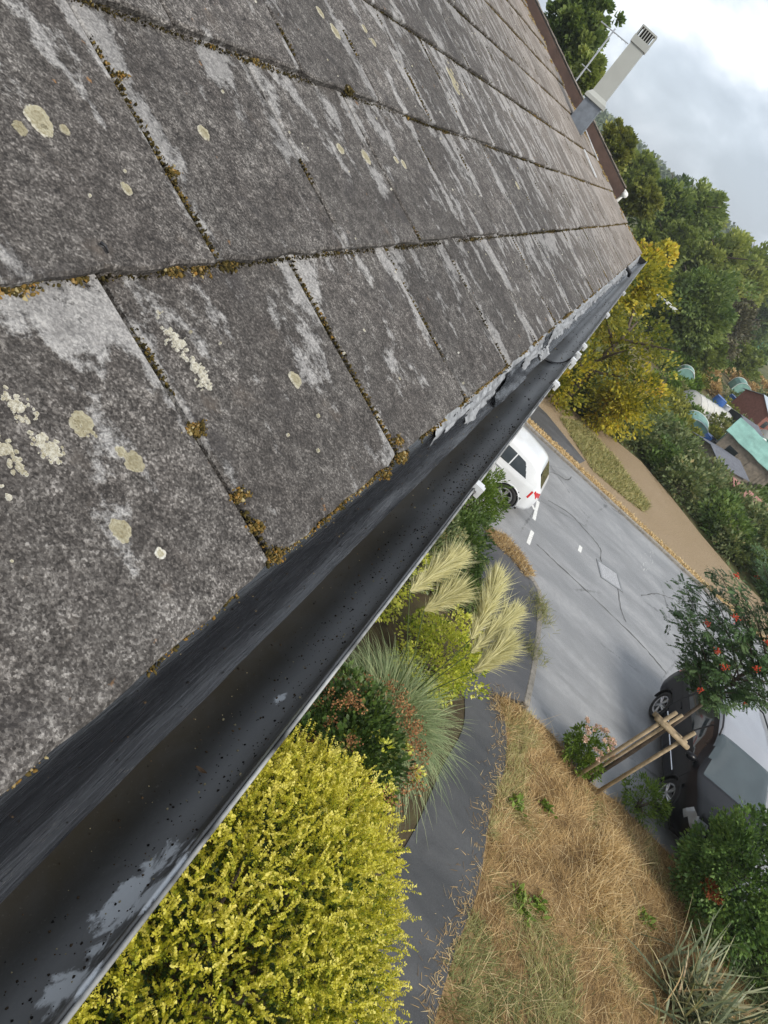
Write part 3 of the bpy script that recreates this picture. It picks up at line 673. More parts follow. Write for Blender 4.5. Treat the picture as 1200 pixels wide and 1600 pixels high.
x, s, d = roofq((152, 383)); A_ = roofp(x, s, .003); x, s, d = roofq((166, 398)); B_ = roofp(x, s, .002)
tag(MB().tube([A_, (A_ + B_) / 2 + np.array([0, 0, .002]), B_], [.0016, .0012, .0008], 6).build('twig', T['black_plastic'], None, True), 'tiny dark twig lying on a pale roof tile', 'twig')
# ------------------------------------------------------------------ flue on the roof
bx0, bs0, _ = roofq((900, 198)); bc = roofp(bx0 + .08, bs0 + .02)
flue = empty('flue', tuple(bc), R(6)); flue.parent = house; flue.scale = (.76, .76, .745)
T['lead'] = plain('lead_grey', (.17, .19, .22), .5, .2, 20, metal=.3); T['cream'] = plain('flue_cream', (.36, .37, .35), .5, .06, 6); T['dark'] = plain('dark_inside', (.012, .012, .012), .9)
fwid = .135
def frust(m, z0, z1, a0, a1, b0=None, b1=None):
    b0 = b0 or a0; b1 = b1 or a1
    return m.add([(-a0 / 2, -b0 / 2, z0), (a0 / 2, -b0 / 2, z0), (a0 / 2, b0 / 2, z0), (-a0 / 2, b0 / 2, z0), (-a1 / 2, -b1 / 2, z1), (a1 / 2, -b1 / 2, z1), (a1 / 2, b1 / 2, z1), (-a1 / 2, b1 / 2, z1)], [(3, 2, 1, 0), (4, 5, 6, 7), (0, 1, 5, 4), (1, 2, 6, 5), (2, 3, 7, 6), (3, 0, 4, 7)])
frust(MB(), -.12, .205, .168, .164).build('flashing', T['lead'], flue)
cm = MB(); frust(cm, .205, .235, .205, .205); frust(cm, .235, .27, .20, .15); cm.build('collar', T['cream'], flue)
frust(MB(), .27, .70, .147, .135).build('tube', T['cream'], flue)
cap = frust(MB(), .70, .755, .155, .158).build('terminal', T['cream'], flue)
frust(MB(), .755, .815, .10, .095).build('inner_throat', T['dark'], flue)
for sx in range(-3, 4):
    for sy in (-1, 1):
        MB().box((sx * .0225, sy * .071, .79), (.007, .008, .075)).build('fin', T['cream'], flue)
        MB().box((sy * .071, sx * .0225, .79), (.008, .007, .075)).build('fin', T['cream'], flue)
MB().box((0, 0, .831), (.152, .152, .012)).build('cap', T['cream'], flue)
# lead strips on the tiles below the flue
for q0, q1, wd in (((912, 203), (932, 252), .022), ((910, 236), (930, 278), .035)):
    x0_, s0_, _ = roofq(q0); x1_, s1_, _ = roofq(q1); n = np.array([-(s1_ - s0_), x1_ - x0_]); n = n / np.linalg.norm(n) * wd / 2
    vs_ = [roofp(x0_ + sg * n[0], s0_ + sg * n[1], h) for h in (.002, .008) for sg in (-1, 1)] + [roofp(x1_ + sg * n[0], s1_ + sg * n[1], h) for h in (.002, .008) for sg in (-1, 1)]
    MB().add(vs_, [(0, 1, 3, 2), (4, 6, 7, 5), (0, 4, 5, 1), (2, 3, 7, 6), (0, 2, 6, 4), (1, 5, 7, 3)]).build('lead_strip', T['clip'], roof)

# ------------------------------------------------------------------ neighbouring house
NX = 12.5; ec = gx((974, 299), NX); nang = R(9)
nb = empty('house', (ec[0], ec[1], 0), nang); tag(nb, 'neighbouring house showing only its brown bargeboard and dark tiled verge', 'house')
T['brown'] = plain('brown_bargeboard', (.075, .045, .035), .5, .3, 6, bump=.002); T['brick'] = plain('brick_wall', (.30, .16, .10), .9, .2, 9)
ez = ec[2]; npitch = R(20); DEP = 3.6
ridge = (DEP * math.cos(npitch), DEP * math.sin(npitch))
MB().add([(0.25, .35, 0), (.25, 2 * ridge[0] - .35, 0), (7.6, 2 * ridge[0] - .35, 0), (7.6, .35, 0), (.25, .35, ez - .1), (.25, 2 * ridge[0] - .35, ez - .1), (7.6, 2 * ridge[0] - .35, ez - .1), (7.6, .35, ez - .1), (.25, ridge[0], ez + ridge[1] - .2), (7.6, ridge[0], ez + ridge[1] - .2)],
         [(0, 3, 7, 4), (1, 0, 4, 8, 5), (2, 1, 5, 6), (3, 2, 6, 9, 7), (4, 7, 9, 8), (5, 8, 9, 6)]).build('wall', T['brick'], nb)
m = MB()
for sg in (0, 1):
    fy = (lambda y: y) if sg == 0 else (lambda y: 2 * ridge[0] - y)
    m.add([(0, fy(0), ez), (8, fy(0), ez), (8, fy(ridge[0]), ez + ridge[1]), (0, fy(ridge[0]), ez + ridge[1]), (0, fy(0), ez + .05), (8, fy(0), ez + .05), (8, fy(ridge[0]), ez + ridge[1] + .05), (0, fy(ridge[0]), ez + ridge[1] + .05)],
          [(0, 1, 2, 3), (4, 7, 6, 5), (0, 4, 5, 1), (1, 5, 6, 2), (2, 6, 7, 3), (3, 7, 4, 0)])
nroof = m.build('roof', T['tile'], nb)
for k_ in range(14):
    s0 = k_ / 14 * DEP; s1 = (k_ + 1) / 14 * DEP + .03; c0, s_0 = math.cos(npitch), math.sin(npitch)
    MB().add([(-.04, s0 * c0, ez + s0 * s_0 + .051), (8, s0 * c0, ez + s0 * s_0 + .051), (8, s1 * c0, ez + s1 * s_0 + .052), (-.04, s1 * c0, ez + s1 * s_0 + .052), (-.04, s0 * c0, ez + s0 * s_0 + .072), (8, s0 * c0, ez + s0 * s_0 + .072), (8, s1 * c0, ez + s1 * s_0 + .060), (-.04, s1 * c0, ez + s1 * s_0 + .060)],
             [(0, 3, 2, 1), (4, 5, 6, 7), (0, 1, 5, 4), (1, 2, 6, 5), (2, 3, 7, 6), (3, 0, 4, 7)]).build('tile_course', T['tile'], nroof)
for sg in (0, 1):
    fy = (lambda y: y) if sg == 0 else (lambda y: 2 * ridge[0] - y)
    MB().add([(-.03 + e * .028, fy(y), ez + z) for e in (0, 1) for y, z in ((0, -.14), (0, .03), (ridge[0], ridge[1] + .03), (ridge[0], ridge[1] - .14))], [(0, 1, 2, 3), (4, 7, 6, 5), (0, 4, 5, 1), (1, 5, 6, 2), (2, 6, 7, 3), (3, 7, 4, 0)]).build('bargeboard', T['brown'], nb)
m = MB().tube([(-.02, -.05, ez - .02), (7.9, -.05, ez - .02)], .05, 10).build('gutter', T['fascia'], nb, True)
MB().tube([(.35, -.05, ez - .05), (.35, -.05, ez - .16), (.35, .22, ez - .34), (.35, .22, .1)], .034, 8).build('downpipe', T['fascia'], nb, True)
# aerial on the neighbour's far slope
ab = gx((900, 126), 15.2); at_ = gx((957, 48), 15.2); ae = empty('television_aerial', (ab[0], ab[1], ab[2] - .7)); tag(ae, 'thin grey television aerial on a mast above the brown bargeboard', 'aerial')
T['alu'] = plain('aluminium', (.45, .47, .5), .4, .1, 10, metal=.6); hgt = (at_ - ab)[2] + .75
MB().tube([(0, 0, 0), (0, .0, hgt)], .016, 8).build('mast', T['alu'], ae)
MB().tube([(0, .28, hgt - .06), (0, -.34, hgt - .04)], .010, 6).build('boom', T['alu'], ae)
for k_ in range(7): MB().tube([(-.11, .25 - k_ * .09, hgt - .055), (.11, .25 - k_ * .09, hgt - .055)], .004, 5).build('element', T['alu'], ae)
MB().tube([(0, .10, .95), (0, -.12, .95)], .008, 6).build('bracket_arm', T['alu'], ae)

# ------------------------------------------------------------------ cars
T['white_paint'] = plain('white_car_paint', (.72, .74, .76), .28, .02, 3, coat=.8); T['black_paint'] = plain('black_car_paint', (.007, .007, .009), .3, .1, 3); T['black_paint'].node_tree.nodes['Principled BSDF'].inputs['Specular IOR Level'].default_value = .28; T['sky_sheen_paint'] = plain('sky_sheen_car_paint', (.30, .31, .34), .4, .04, 3, metal=.2, coat=.5)  # pale roof coat: sky reflection on black bodywork put into the colour
T['glass'] = plain('car_glass', (.020, .026, .028), .06, .1, 2, coat=.5); T['glass'].node_tree.nodes['Principled BSDF'].inputs['Specular IOR Level'].default_value = .5
T['windscreen'] = plain('windscreen_glass', (.045, .06, .066), .05, .15, 2, coat=.8)  # paler than the side glass: reflected sky mixed into the base colour
T['tyre'] = plain('tyre_rubber', (.022, .022, .022), .8, .2, 20); T['alloy'] = plain('alloy_rim', (.5, .5, .51), .35, .1, 8, metal=.7); T['red_lens'] = plain('red_lens', (.55, .02, .025), .15, .2, 14, coat=1.0); T['clear_lens'] = plain('clear_lens', (.22, .23, .25), .1, .1, 8, coat=1.0); T['chrome'] = plain('chrome_trim', (.6, .6, .62), .2, .05, 5, metal=.9)
def make_car(name, loc, rz, C, paint, roofpaint=None, rails=False):
    root = empty(name, loc, rz)
    tx, tz = zip(*C['top']); wx, ww = zip(*C['half']); bx_, bz = zip(*C['bot']); ex, ez_ = zip(*C['belt'])
    def sm(x, X, Y, d=.07): return float(np.mean([np.interp(x + e, X, Y) for e in (-d, -d / 2, 0, d / 2, d)]))
    x0, x1 = tx[0], tx[-1]; NXs = 300; NG = 22; u = np.linspace(0, 1, NXs); X = x0 + (x1 - x0) * (u + .0)
    rows = []
    for x in X:
        top = sm(x, tx, tz, .05); w_ = sm(x, wx, ww, .05); bo = sm(x, bx_, bz, .04); be = min(sm(x, ex, ez_), top - .025); h = top - be; wr = w_ * (.95 - .19 * min(1, h / .45)); rc = .075 * min(1, h / .3)
        mid = bo + (be - bo) * .5
        key = [(w_ * .80, bo), (w_ * .93, bo + .03), (w_ * .98, bo + .12), (w_, mid - .04), (w_ * 1.0, mid + .06), (w_ * .985, be - .10), (w_ * .965, be - .03), (w_ * .945, be)]
        gy = np.linspace(0, 1, NG + 1)[1:]
        key += [(w_ * .945 + (wr - w_ * .945) * (t ** 1.15), be + (h - rc) * t) for t in gy]
        key += [(wr * .955, top - rc * .45), (wr * .86, top - rc * .16), (wr * .65, top - rc * .04), (wr * .4, top - rc * .01), (wr * .2, top), (0, top)]
        rows.append(key)
    nr = len(rows[0]); GH0, GH1 = 7, 7 + NG                              # greenhouse rows
    def vert(i, j, sg): return (X[i], sg * rows[i][j][0], rows[i][j][1])
    parts = {}
    def put(key, quad): parts.setdefault(key, []).append(quad)
    wc = C['wheels']; rw = C['rw']; cls = C['classify']
    for i in range(NXs - 1):
        for j in range(nr - 1):
            for sg in (1, -1):
                q = [vert(i, j, sg), vert(i + 1, j, sg), vert(i + 1, j + 1, sg), vert(i, j + 1, sg)]
                c = np.mean(q, 0)
                if j < 6 and any((c[0] - a) ** 2 + (c[2] - rw) ** 2 < (rw + .055) ** 2 for a in wc): continue
                gfrac = (j + .5 - GH0) / (GH1 - GH0)
                k = cls(c[0], abs(c[1]), c[2], j, gfrac, sg)
                put(k or 'body', q if sg > 0 else q[::-1])
    put_end = []
    for i, fl in ((0, False), (NXs - 1, True)):
        lp = [vert(i, j, 1) for j in range(nr)] + [vert(i, j, -1) for j in range(nr - 2, -1, -1)]
        put_end.append(lp)
    mats = {'body': paint, 'roof_panel': roofpaint or paint, 'bonnet': paint, 'tail_light': T['red_lens'], 'headlight': T['clear_lens'], 'windscreen': T['windscreen'], 'rear_window': T['glass'], 'trim': T['tyre']}
    for k, qs in parts.items():
        bm = bmesh.new()
        for q in qs:
            try: bm.faces.new([bm.verts.new(p) for p in q])
            except ValueError: pass
        if k == 'body':
            for lp in put_end: bm.faces.new([bm.verts.new(p) for p in lp])
        bmesh.ops.remove_doubles(bm, verts=bm.verts, dist=.0008)
        bmesh.ops.recalc_face_normals(bm, faces=bm.faces) if k == 'body' else None
        me = bpy.data.meshes.new(k); bm.to_mesh(me); bm.free(); me.polygons.foreach_set('use_smooth', [True] * len(me.polygons))
        nm = k.split(':')[0]; link(nm, me, mats.get(nm, T['glass']), root)
    W_ = max(ww)
    MB().box((0, 0, .42), (x1 - x0 - .5, 2 * W_ - .35, .42)).build('underbody', T['tyre'], root)
    for a in wc:
        for sg in (1, -1):
            m = MB(); yo = sg * (W_ - .02); R0, R1 = rw, rw * .68; n = 28; prof = [(R1, -.2), (R0 * .96, -.2), (R0, -.16), (R0, -.03), (R0 * .95, .0), (R1 + .02, .0), (R1, -.02)]
            vs_ = [(a + r_ * math.cos(t), yo + sg * o_, rw + r_ * math.sin(t)) for t in np.linspace(0, 2 * math.pi, n, endpoint=False) for r_, o_ in prof]; k = len(prof)
            fs_ = [(i * k + j, ((i + 1) % n) * k + j, ((i + 1) % n) * k + j + 1, i * k + j + 1) for i in range(n) for j in range(k - 1)]
            wh = m.add(vs_, fs_).build('wheel', T['tyre'], root, True)
            m = MB(); m.tube([(a, yo - sg * .10, rw), (a, yo - sg * .005, rw)], [.07, .05], 12)
            vs_ = [(a + r_ * math.cos(t), yo + sg * o_, rw + r_ * math.sin(t)) for t in np.linspace(0, 2 * math.pi, n, endpoint=False) for r_, o_ in ((R1 + .004, -.012), (R1 - .025, -.02), (R1 - .03, -.13))]
            m.add(vs_, [(i * 3 + j, ((i + 1) % n) * 3 + j, ((i + 1) % n) * 3 + j + 1, i * 3 + j + 1) for i in range(n) for j in range(2)])
            for sp_ in range(5):
                t = sp_ * 2 * math.pi / 5 + .3
                for dt in (-.10, .10): m.tube([(a + .04 * math.cos(t + dt), yo - sg * .02, rw + .04 * math.sin(t + dt)), (a + (R1 - .01) * math.cos(t + dt * 1.5), yo - sg * .028, rw + (R1 - .01) * math.sin(t + dt * 1.5))], [.020, .016], 6)
            m.build('rim', T['alloy'], wh)
            MB().tube([(a, yo - sg * .19, rw), (a, yo - sg * .14, rw)], R1 * .98, 20).build('brake_disc', T['tyre'], wh)
            arc = [(a + (rw + .05) * math.cos(t), sg * (np.interp(a + (rw + .05) * math.cos(t), wx, ww) * .995), max(.2, rw + (rw + .05) * math.sin(t))) for t in np.linspace(-.35, math.pi + .35, 22)]
            MB().tube(arc, .018, 6).build('arch_trim', C['archmat'], root, True)
            arch = [(a + (rw + .06) * math.cos(t), sg * (W_ - .30 + e * .27), rw + (rw + .06) * math.sin(t)) for t in np.linspace(-.3, math.pi + .3, 16) for e in (0, 1)]
            MB().add(arch, [(2 * i, 2 * i + 1, 2 * i + 3, 2 * i + 2) for i in range(15)]).build('arch_liner', T['tyre'], root)
    def sect(x, zf0, zf1):                                            # points up a body section between two heights
        i = int(np.argmin(abs(X - x))); L_ = [p for p in rows[i]]; return [(x, p[0], p[1]) for p in L_ if zf0 <= p[1] <= zf1]
    for sg in (1, -1):
        for x in C['seams']:
            pts = [(p[0], sg * (p[1] + .001), p[2]) for p in sect(x, .28, 1.2)][:9]
            if len(pts) > 2: MB().tube(pts, .005, 5).build('door_seam', T['tyre'], root)
        for x in C['handles']:
            i = int(np.argmin(abs(X - x))); MB().box((x, sg * (rows[i][5][0] + .012), rows[i][5][1] - .02), (.2, .03, .028)).build('door_handle', C['handlemat'], root)
        mxp = C['mirror']; i = int(np.argmin(abs(X - mxp))); mo = MB()
        bmm = bmesh.new(); bmesh.ops.create_icosphere(bmm, subdivisions=2, radius=1, matrix=Matrix.Translation((mxp, sg * (rows[i][7][0] + .10), rows[i][7][1] + .06)) @ Matrix.Diagonal((.07, .12, .075, 1)))
        me = bpy.data.meshes.new('mirror'); bmm.to_mesh(me); bmm.free(); me.polygons.foreach_set('use_smooth', [True] * len(me.polygons)); link('mirror', me, C['mirrormat'], root)
        if rails:
            pts = [(x, sg * (rows[int(np.argmin(abs(X - x)))][GH1][0] - .01), rows[int(np.argmin(abs(X - x)))][GH1 + 1][1] + (.045 if -1.45 < x < .25 else .0)) for x in np.linspace(-1.55, .32, 14)]
            MB().tube(pts, .016, 8).build('roof_rail', T['black_plastic'], root, True)
        if C.get('strip'): MB().tube([(x, sg * (rows[int(np.argmin(abs(X - x)))][4][0] + .004), C['strip']) for x in np.linspace(wc[1] + rw + .1, wc[0] - rw - .1, 10)], .014, 6).build('side_strip', T['chrome'], root)
    return root
# white hatchback
def cls_w(x, y, z, j, g, sg):
    if 0 < g < 1 and .09 < g < .80:
        lim0 = -1.12 - .42 * (1 - g) ** .7 if x < 0 else 0; fx = .98 - .92 * g
        if lim0 < x < fx and not (-.03 < x < .02) and not (abs(x + .98 - .0) < .016): return 'side_window:%d%d' % (sg > 0, (x > 0) + 2 * (x < -.98))
    if g > .86 and .30 < x < 1.06 and y < .60: return 'windscreen'
    if -1.955 < x < -1.70 and z > .98 and g > .5 and y < .565 - .35 * max(0, 1.1 - z): return 'rear_window'
    if x < -1.80 and .76 + .1 * (x + 2.0) < z < .90 and y > .50: return 'tail_light:%d' % (sg > 0)
    if x > 1.85 and .62 < z < .75 and y > .42: return 'headlight:%d' % (sg > 0)
CW = dict(top=[(-2.10, .60), (-2.085, .82), (-2.03, .93), (-1.95, .99), (-1.70, 1.27), (-1.62, 1.335), (-1.4, 1.395), (-.9, 1.445), (-.3, 1.46), (.1, 1.43), (.35, 1.35), (1.08, .95), (1.5, .90), (1.85, .80), (2.04, .68), (2.10, .5), (2.12, .42)],
          half=[(-2.10, .50), (-2.04, .68), (-1.9, .79), (-1.6, .865), (-1.2, .885), (0, .885), (1.3, .885), (1.75, .83), (2.0, .68), (2.12, .48)], bot=[(-2.12, .40), (-2.05, .30), (-1.8, .24), (-1, .2), (1.2, .2), (1.8, .22), (2.12, .3)], belt=[(-2.12, .7), (-1.9, .985), (-1, .95), (1.0, .90), (2.12, .6)],
          wheels=(1.32, -1.42), rw=.315, classify=cls_w, seams=(-.02, 1.0), handles=(-.85, .2), mirror=.78, archmat=T['white_paint'], handlemat=T['white_paint'], mirrormat=T['white_paint'])
wl = gz((788, 803)); wr_ = gz((838, 797))
wcar = make_car('parked_car', (wl[0] + .86, wl[1] + 1.75, 0.0), R(90), CW, T['white_paint'])
tag(wcar, 'white hatchback parked on the road behind the gutter, red tail light showing', 'car')
# dark estate car
def cls_d(x, y, z, j, g, sg):
    if 0 < g < 1 and .08 < g < .82:
        lim0 = -1.78 + .25 * g; fx = 1.02 - .80 * g
        if lim0 < x < fx and not (.02 < x < .07) and not (-1.02 < x < -.95): return 'side_window:%d%d' % (sg > 0, (x > .05) + 2 * (x < -.98))
    if g > .86 and .28 < x < 1.06 and y < .66: return 'windscreen'
    if -2.06 < x < -1.88 and g > .3 and z > 1.02 and y < .58: return 'rear_window'
    if x < -1.90 and .80 < z < 1.12 and y > .52: return 'tail_light:%d' % (sg > 0)
    if x > 1.72 and .62 < z < .80 and y > .40: return 'headlight:%d' % (sg > 0)
    if g > 1 and x < .3: return 'roof_panel'
    if g > .25 and x > 1.06: return 'bonnet'
CD = dict(top=[(-2.12, .60), (-2.10, .85), (-2.06, 1.0), (-1.98, 1.25), (-1.86, 1.50), (-1.6, 1.575), (-.8, 1.61), (-.1, 1.60), (.3, 1.50), (1.06, 1.02), (1.5, .95), (1.85, .84), (2.02, .70), (2.08, .5), (2.10, .42)],
          half=[(-2.12, .66), (-2.05, .80), (-1.8, .86), (0, .87), (1.3, .87), (1.75, .81), (2.0, .68), (2.10, .5)], bot=[(-2.12, .38), (-1.9, .27), (-1, .22), (1.2, .22), (1.8, .25), (2.1, .32)], belt=[(-2.12, .85), (-1.9, .98), (1.0, .94), (2.12, .6)],
          wheels=(1.22, -1.24), rw=.315, classify=cls_d, seams=(.05, -.97, 1.05), handles=(-.78, .25), mirror=.82, archmat=T['tyre'], handlemat=T['black_paint'], mirrormat=T['black_paint'], strip=.52)
r1, f1 = gz((1013, 1116)), gz((1018, 1247))
ang = math.atan2(f1[1] - r1[1], f1[0] - r1[0]); mid = (r1 + f1) / 2; nrm = np.array([math.sin(ang), -math.cos(ang)])
cc = mid[:2] - np.array([-math.sin(ang), math.cos(ang)]) * -.85
dcar = make_car('parked_car', (cc[0], cc[1], 0.0), ang, CD, T['black_paint'], T['sky_sheen_paint'], True)
tag(dcar, 'black estate car with roof rails, sky sheen painted on its roof, parked behind the wooden stakes', 'car')

# ------------------------------------------------------------------ vegetation
def ell_pts(n, c, r, shell=.45, bumps=9, amp=.18, seed=0, zmin=0.02):
    """points in an uneven ellipsoid shell, with outward directions"""
    g = np.random.default_rng(seed); d = unit(g.normal(size=(n, 3))); lob = unit(g.normal(size=(bumps, 3))); k = np.zeros(n)
    for b in lob: k = np.maximum(k, np.clip((d @ b - .55) / .45, 0, 1))
    rad = (1 - amp + amp * 1.6 * k) * (1 - shell * g.random(n) ** 1.8)
    p = np.array(c) + d * rad[:, None] * np.array(r); ok = p[:, 2] > zmin
    return p[ok], unit(d[ok] / np.array(r)), rad[ok]
def clumpy(nc, nl, c, r, cr, seed, shell=.6, flat=.7, zmin=.02, amp=.2):
    """leaf points gathered in clumps through a crown"""
    g = np.random.default_rng(seed); P, D, _ = ell_pts(nc, c, r, shell, 10, amp, seed, zmin)
    o = g.normal(size=(len(P), nl, 3)); o = unit(o) * (g.random((len(P), nl, 1)) ** .45)
    cs = cr * g.uniform(.55, 1.25, (len(P), 1, 1)); Q = P[:, None] + o * cs * np.array([1, 1, flat])
    v = np.clip(g.normal(.5, .16, (len(P), 1)) + g.normal(0, .13, (len(P), nl)), 0, 1)
    dd = unit(o + .8 * D[:, None] + np.array([0, 0, .15])); Q = Q.reshape(-1, 3); ok = Q[:, 2] > zmin
    return Q[ok], dd.reshape(-1, 3)[ok], v.reshape(-1)[ok]
def stems(name, base, tips, r0, mat, parent, n=6):
    m = MB(); base = np.array(base)
    for t in tips:
        t = np.array(t); mid_ = base + (t - base) * .5 + np.array([0, 0, .12 * np.linalg.norm(t - base)]); m.tube([base, mid_, t], [r0, r0 * .6, r0 * .2], n, False)
    return m.build(name, mat, parent, True)
def shrub(name, label, cat, c, r, mat, nc, nl, cr, leaf, wr=.3, seed=1, group=None, shell=.6, amp=.2, fold=.3):
    root = empty(name, (c[0], c[1], 0)); tag(root, label, cat, group)
    Q, D, v = clumpy(nc, nl, (0, 0, c[2]), r, cr, seed, shell, amp=amp)
    L = leaf * rng.uniform(.6, 1.25, len(Q)); link('foliage', leaf_mesh('foliage', Q, D, L, wr, v, fold=fold), mat, root)
    g = random.Random(seed); stems('stem', (0, 0, 0), [(g.uniform(-.6, .6) * r[0], g.uniform(-.6, .6) * r[1], c[2] + g.uniform(-.2, .5) * r[2]) for _ in range(9)], .022, T['bark'], root)
    return root
T['golden'] = leafmat('golden_leaf', [(0, (.07, .11, .012)), (.28, (.28, .32, .025)), (.5, (.62, .58, .055)), (1, (.90, .82, .24))], .55, .4)
T['euon'] = leafmat('lime_leaf', [(0, (.09, .15, .02)), (.3, (.34, .42, .05)), (.55, (.66, .68, .10)), (1, (.82, .78, .24))], .5, .35)
T['dkgreen'] = leafmat('dark_green_leaf', [(0, (.015, .032, .010)), (.5, (.06, .11, .026)), (.85, (.12, .18, .04)), (1, (.19, .22, .06))], .42, .2)
T['evergreen'] = leafmat('evergreen_leaf', [(0, (.03, .065, .018)), (.5, (.125, .22, .06)), (1, (.27, .38, .11))], .42, .3)
T['midgreen'] = leafmat('mid_green_leaf', [(0, (.03, .06, .015)), (.5, (.11, .18, .045)), (1, (.25, .32, .10))], .5, .3)
T['bramble'] = leafmat('bramble_leaf', [(0, (.05, .075, .03)), (.5, (.17, .22, .095)), (.8, (.30, .32, .16)), (1, (.44, .36, .18))], .5, .3)
T['conif'] = leafmat('bright_conifer', [(0, (.04, .08, .01)), (.5, (.12, .20, .025)), (1, (.24, .32, .06))], .55, .25)
T['autumn'] = leafmat('autumn_leaf', [(0, (.10, .14, .025)), (.3, (.26, .26, .04)), (.6, (.60, .52, .06)), (.88, (.72, .50, .06)), (1, (.62, .28, .05))], .5, .4)
T['rowan'] = leafmat('rowan_leaf', [(0, (.03, .06, .024)), (.5, (.08, .145, .055)), (1, (.17, .25, .11))], .45, .25)
T['pampas'] = leafmat('pampas_blade', [(0, (.14, .20, .09)), (.5, (.30, .37, .19)), (.85, (.45, .48, .27)), (1, (.55, .48, .25))], .5, .25)
T['plume'] = leafmat('pampas_plume', [(0, (.36, .34, .16)), (.5, (.60, .56, .30)), (1, (.82, .78, .50))], .8, .35)
T['dry'] = leafmat('dry_grass', [(0, (.14, .085, .035)), (.35, (.36, .235, .10)), (.7, (.60, .42, .20)), (1, (.78, .62, .36))], .8, .2)
T['green_grass'] = leafmat('green_grass', [(0, (.08, .11, .03)), (.5, (.21, .23, .08)), (1, (.46, .40, .18))], .6, .25)
T['phorm'] = leafmat('sword_leaf', [(0, (.05, .07, .035)), (.5, (.16, .19, .10)), (.8, (.40, .38, .22)), (1, (.42, .30, .16))], .45, .15)
T['rust'] = leafmat('rust_head', [(0, (.14, .06, .025)), (.5, (.30, .14, .06)), (1, (.45, .24, .11))], .9, .15)
T['redrust'] = leafmat('red_dead_leaf', [(0, (.12, .03, .012)), (1, (.36, .10, .03))], .8, .2)

# golden shrub: hundreds of arching sprigs, each with pairs of tiny leaves
def sprig_shrub(name, label, c, r, nsp, mat, seed, Ls=.26, lf=.021):
    root = empty(name, (c[0], c[1], 0)); tag(root, label, 'shrub'); g = np.random.default_rng(seed)
    P, D, rad = ell_pts(nsp, (0, 0, c[2]), r, .42, 16, .16, seed)
    n = len(P); d = unit(D * .75 + g.normal(0, .5, (n, 3)) + np.array([0, 0, .45])); L = Ls * g.uniform(.5, 1.25, n); droop = g.uniform(.1, .5, n)
    K = 15; t = np.linspace(.06, 1, K); ax = P[:, None] + d[:, None] * (L[:, None] * t)[..., None]; ax[..., 2] -= (droop * L)[:, None] * t * t
    s = unit(np.cross(d, g.normal(size=(n, 3)))); u_ = np.cross(s, d)
    A_, B_, VV = [], [], []
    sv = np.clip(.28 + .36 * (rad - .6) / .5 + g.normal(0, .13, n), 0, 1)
    for sg in (1, -1):
        sd_ = unit(s[:, None] * sg * .9 + d[:, None] * .55 + u_[:, None] * .4 + g.normal(0, .25, (n, K, 3))); A_.append(ax.reshape(-1, 3)); B_.append(sd_.reshape(-1, 3)); VV.append(np.clip(sv[:, None] + .42 * (t - .5) + g.normal(0, .09, (n, K)), 0, 1).reshape(-1))
    A_, B_, VV = np.concatenate(A_), np.concatenate(B_), np.concatenate(VV); ok = A_[:, 2] > .03
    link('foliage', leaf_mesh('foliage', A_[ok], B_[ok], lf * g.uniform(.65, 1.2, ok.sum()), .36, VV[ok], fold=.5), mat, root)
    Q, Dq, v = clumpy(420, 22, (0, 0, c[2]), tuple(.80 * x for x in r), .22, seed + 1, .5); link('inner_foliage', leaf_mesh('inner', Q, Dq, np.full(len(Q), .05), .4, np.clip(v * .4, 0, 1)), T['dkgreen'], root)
    gg = random.Random(seed); stems('stem', (0, 0, 0), [(gg.uniform(-.6, .6) * r[0], gg.uniform(-.6, .6) * r[1], c[2] + gg.uniform(-.2, .5) * r[2]) for _ in range(14)], .03, T['bark'], root)
    return root
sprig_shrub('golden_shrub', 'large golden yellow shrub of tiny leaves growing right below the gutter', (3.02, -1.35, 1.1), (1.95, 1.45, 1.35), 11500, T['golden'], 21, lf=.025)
b2 = shrub('flowering_shrub', 'dark green shrub with rust brown flower heads beside the golden shrub', 'shrub', (5.8, -1.4, .82), (.92, .92, .88), T['dkgreen'], 300, 34, .17, .075, .30, 31)
Q, D, _ = ell_pts(150, (0, 0, .82), (.98, .98, .96), .12, 9, .2, 33)
PP = (Q[:, None] + rng.normal(0, .045, (len(Q), 46, 3))).reshape(-1, 3)
link('flower_head', leaf_mesh('heads', PP, rng.normal(size=PP.shape), np.full(len(PP), .026), .5, rng.random(len(PP))), T['rust'], b2)
Q, D, v = clumpy(26, 26, (.2, -.4, .9), (.6, .5, .7), .12, 36, .3); link('yellow_shoot', leaf_mesh('ys', Q, D, np.full(len(Q), .06), .3, np.clip(v + .2, 0, 1)), T['euon'], b2)['kind'] = 'stuff'
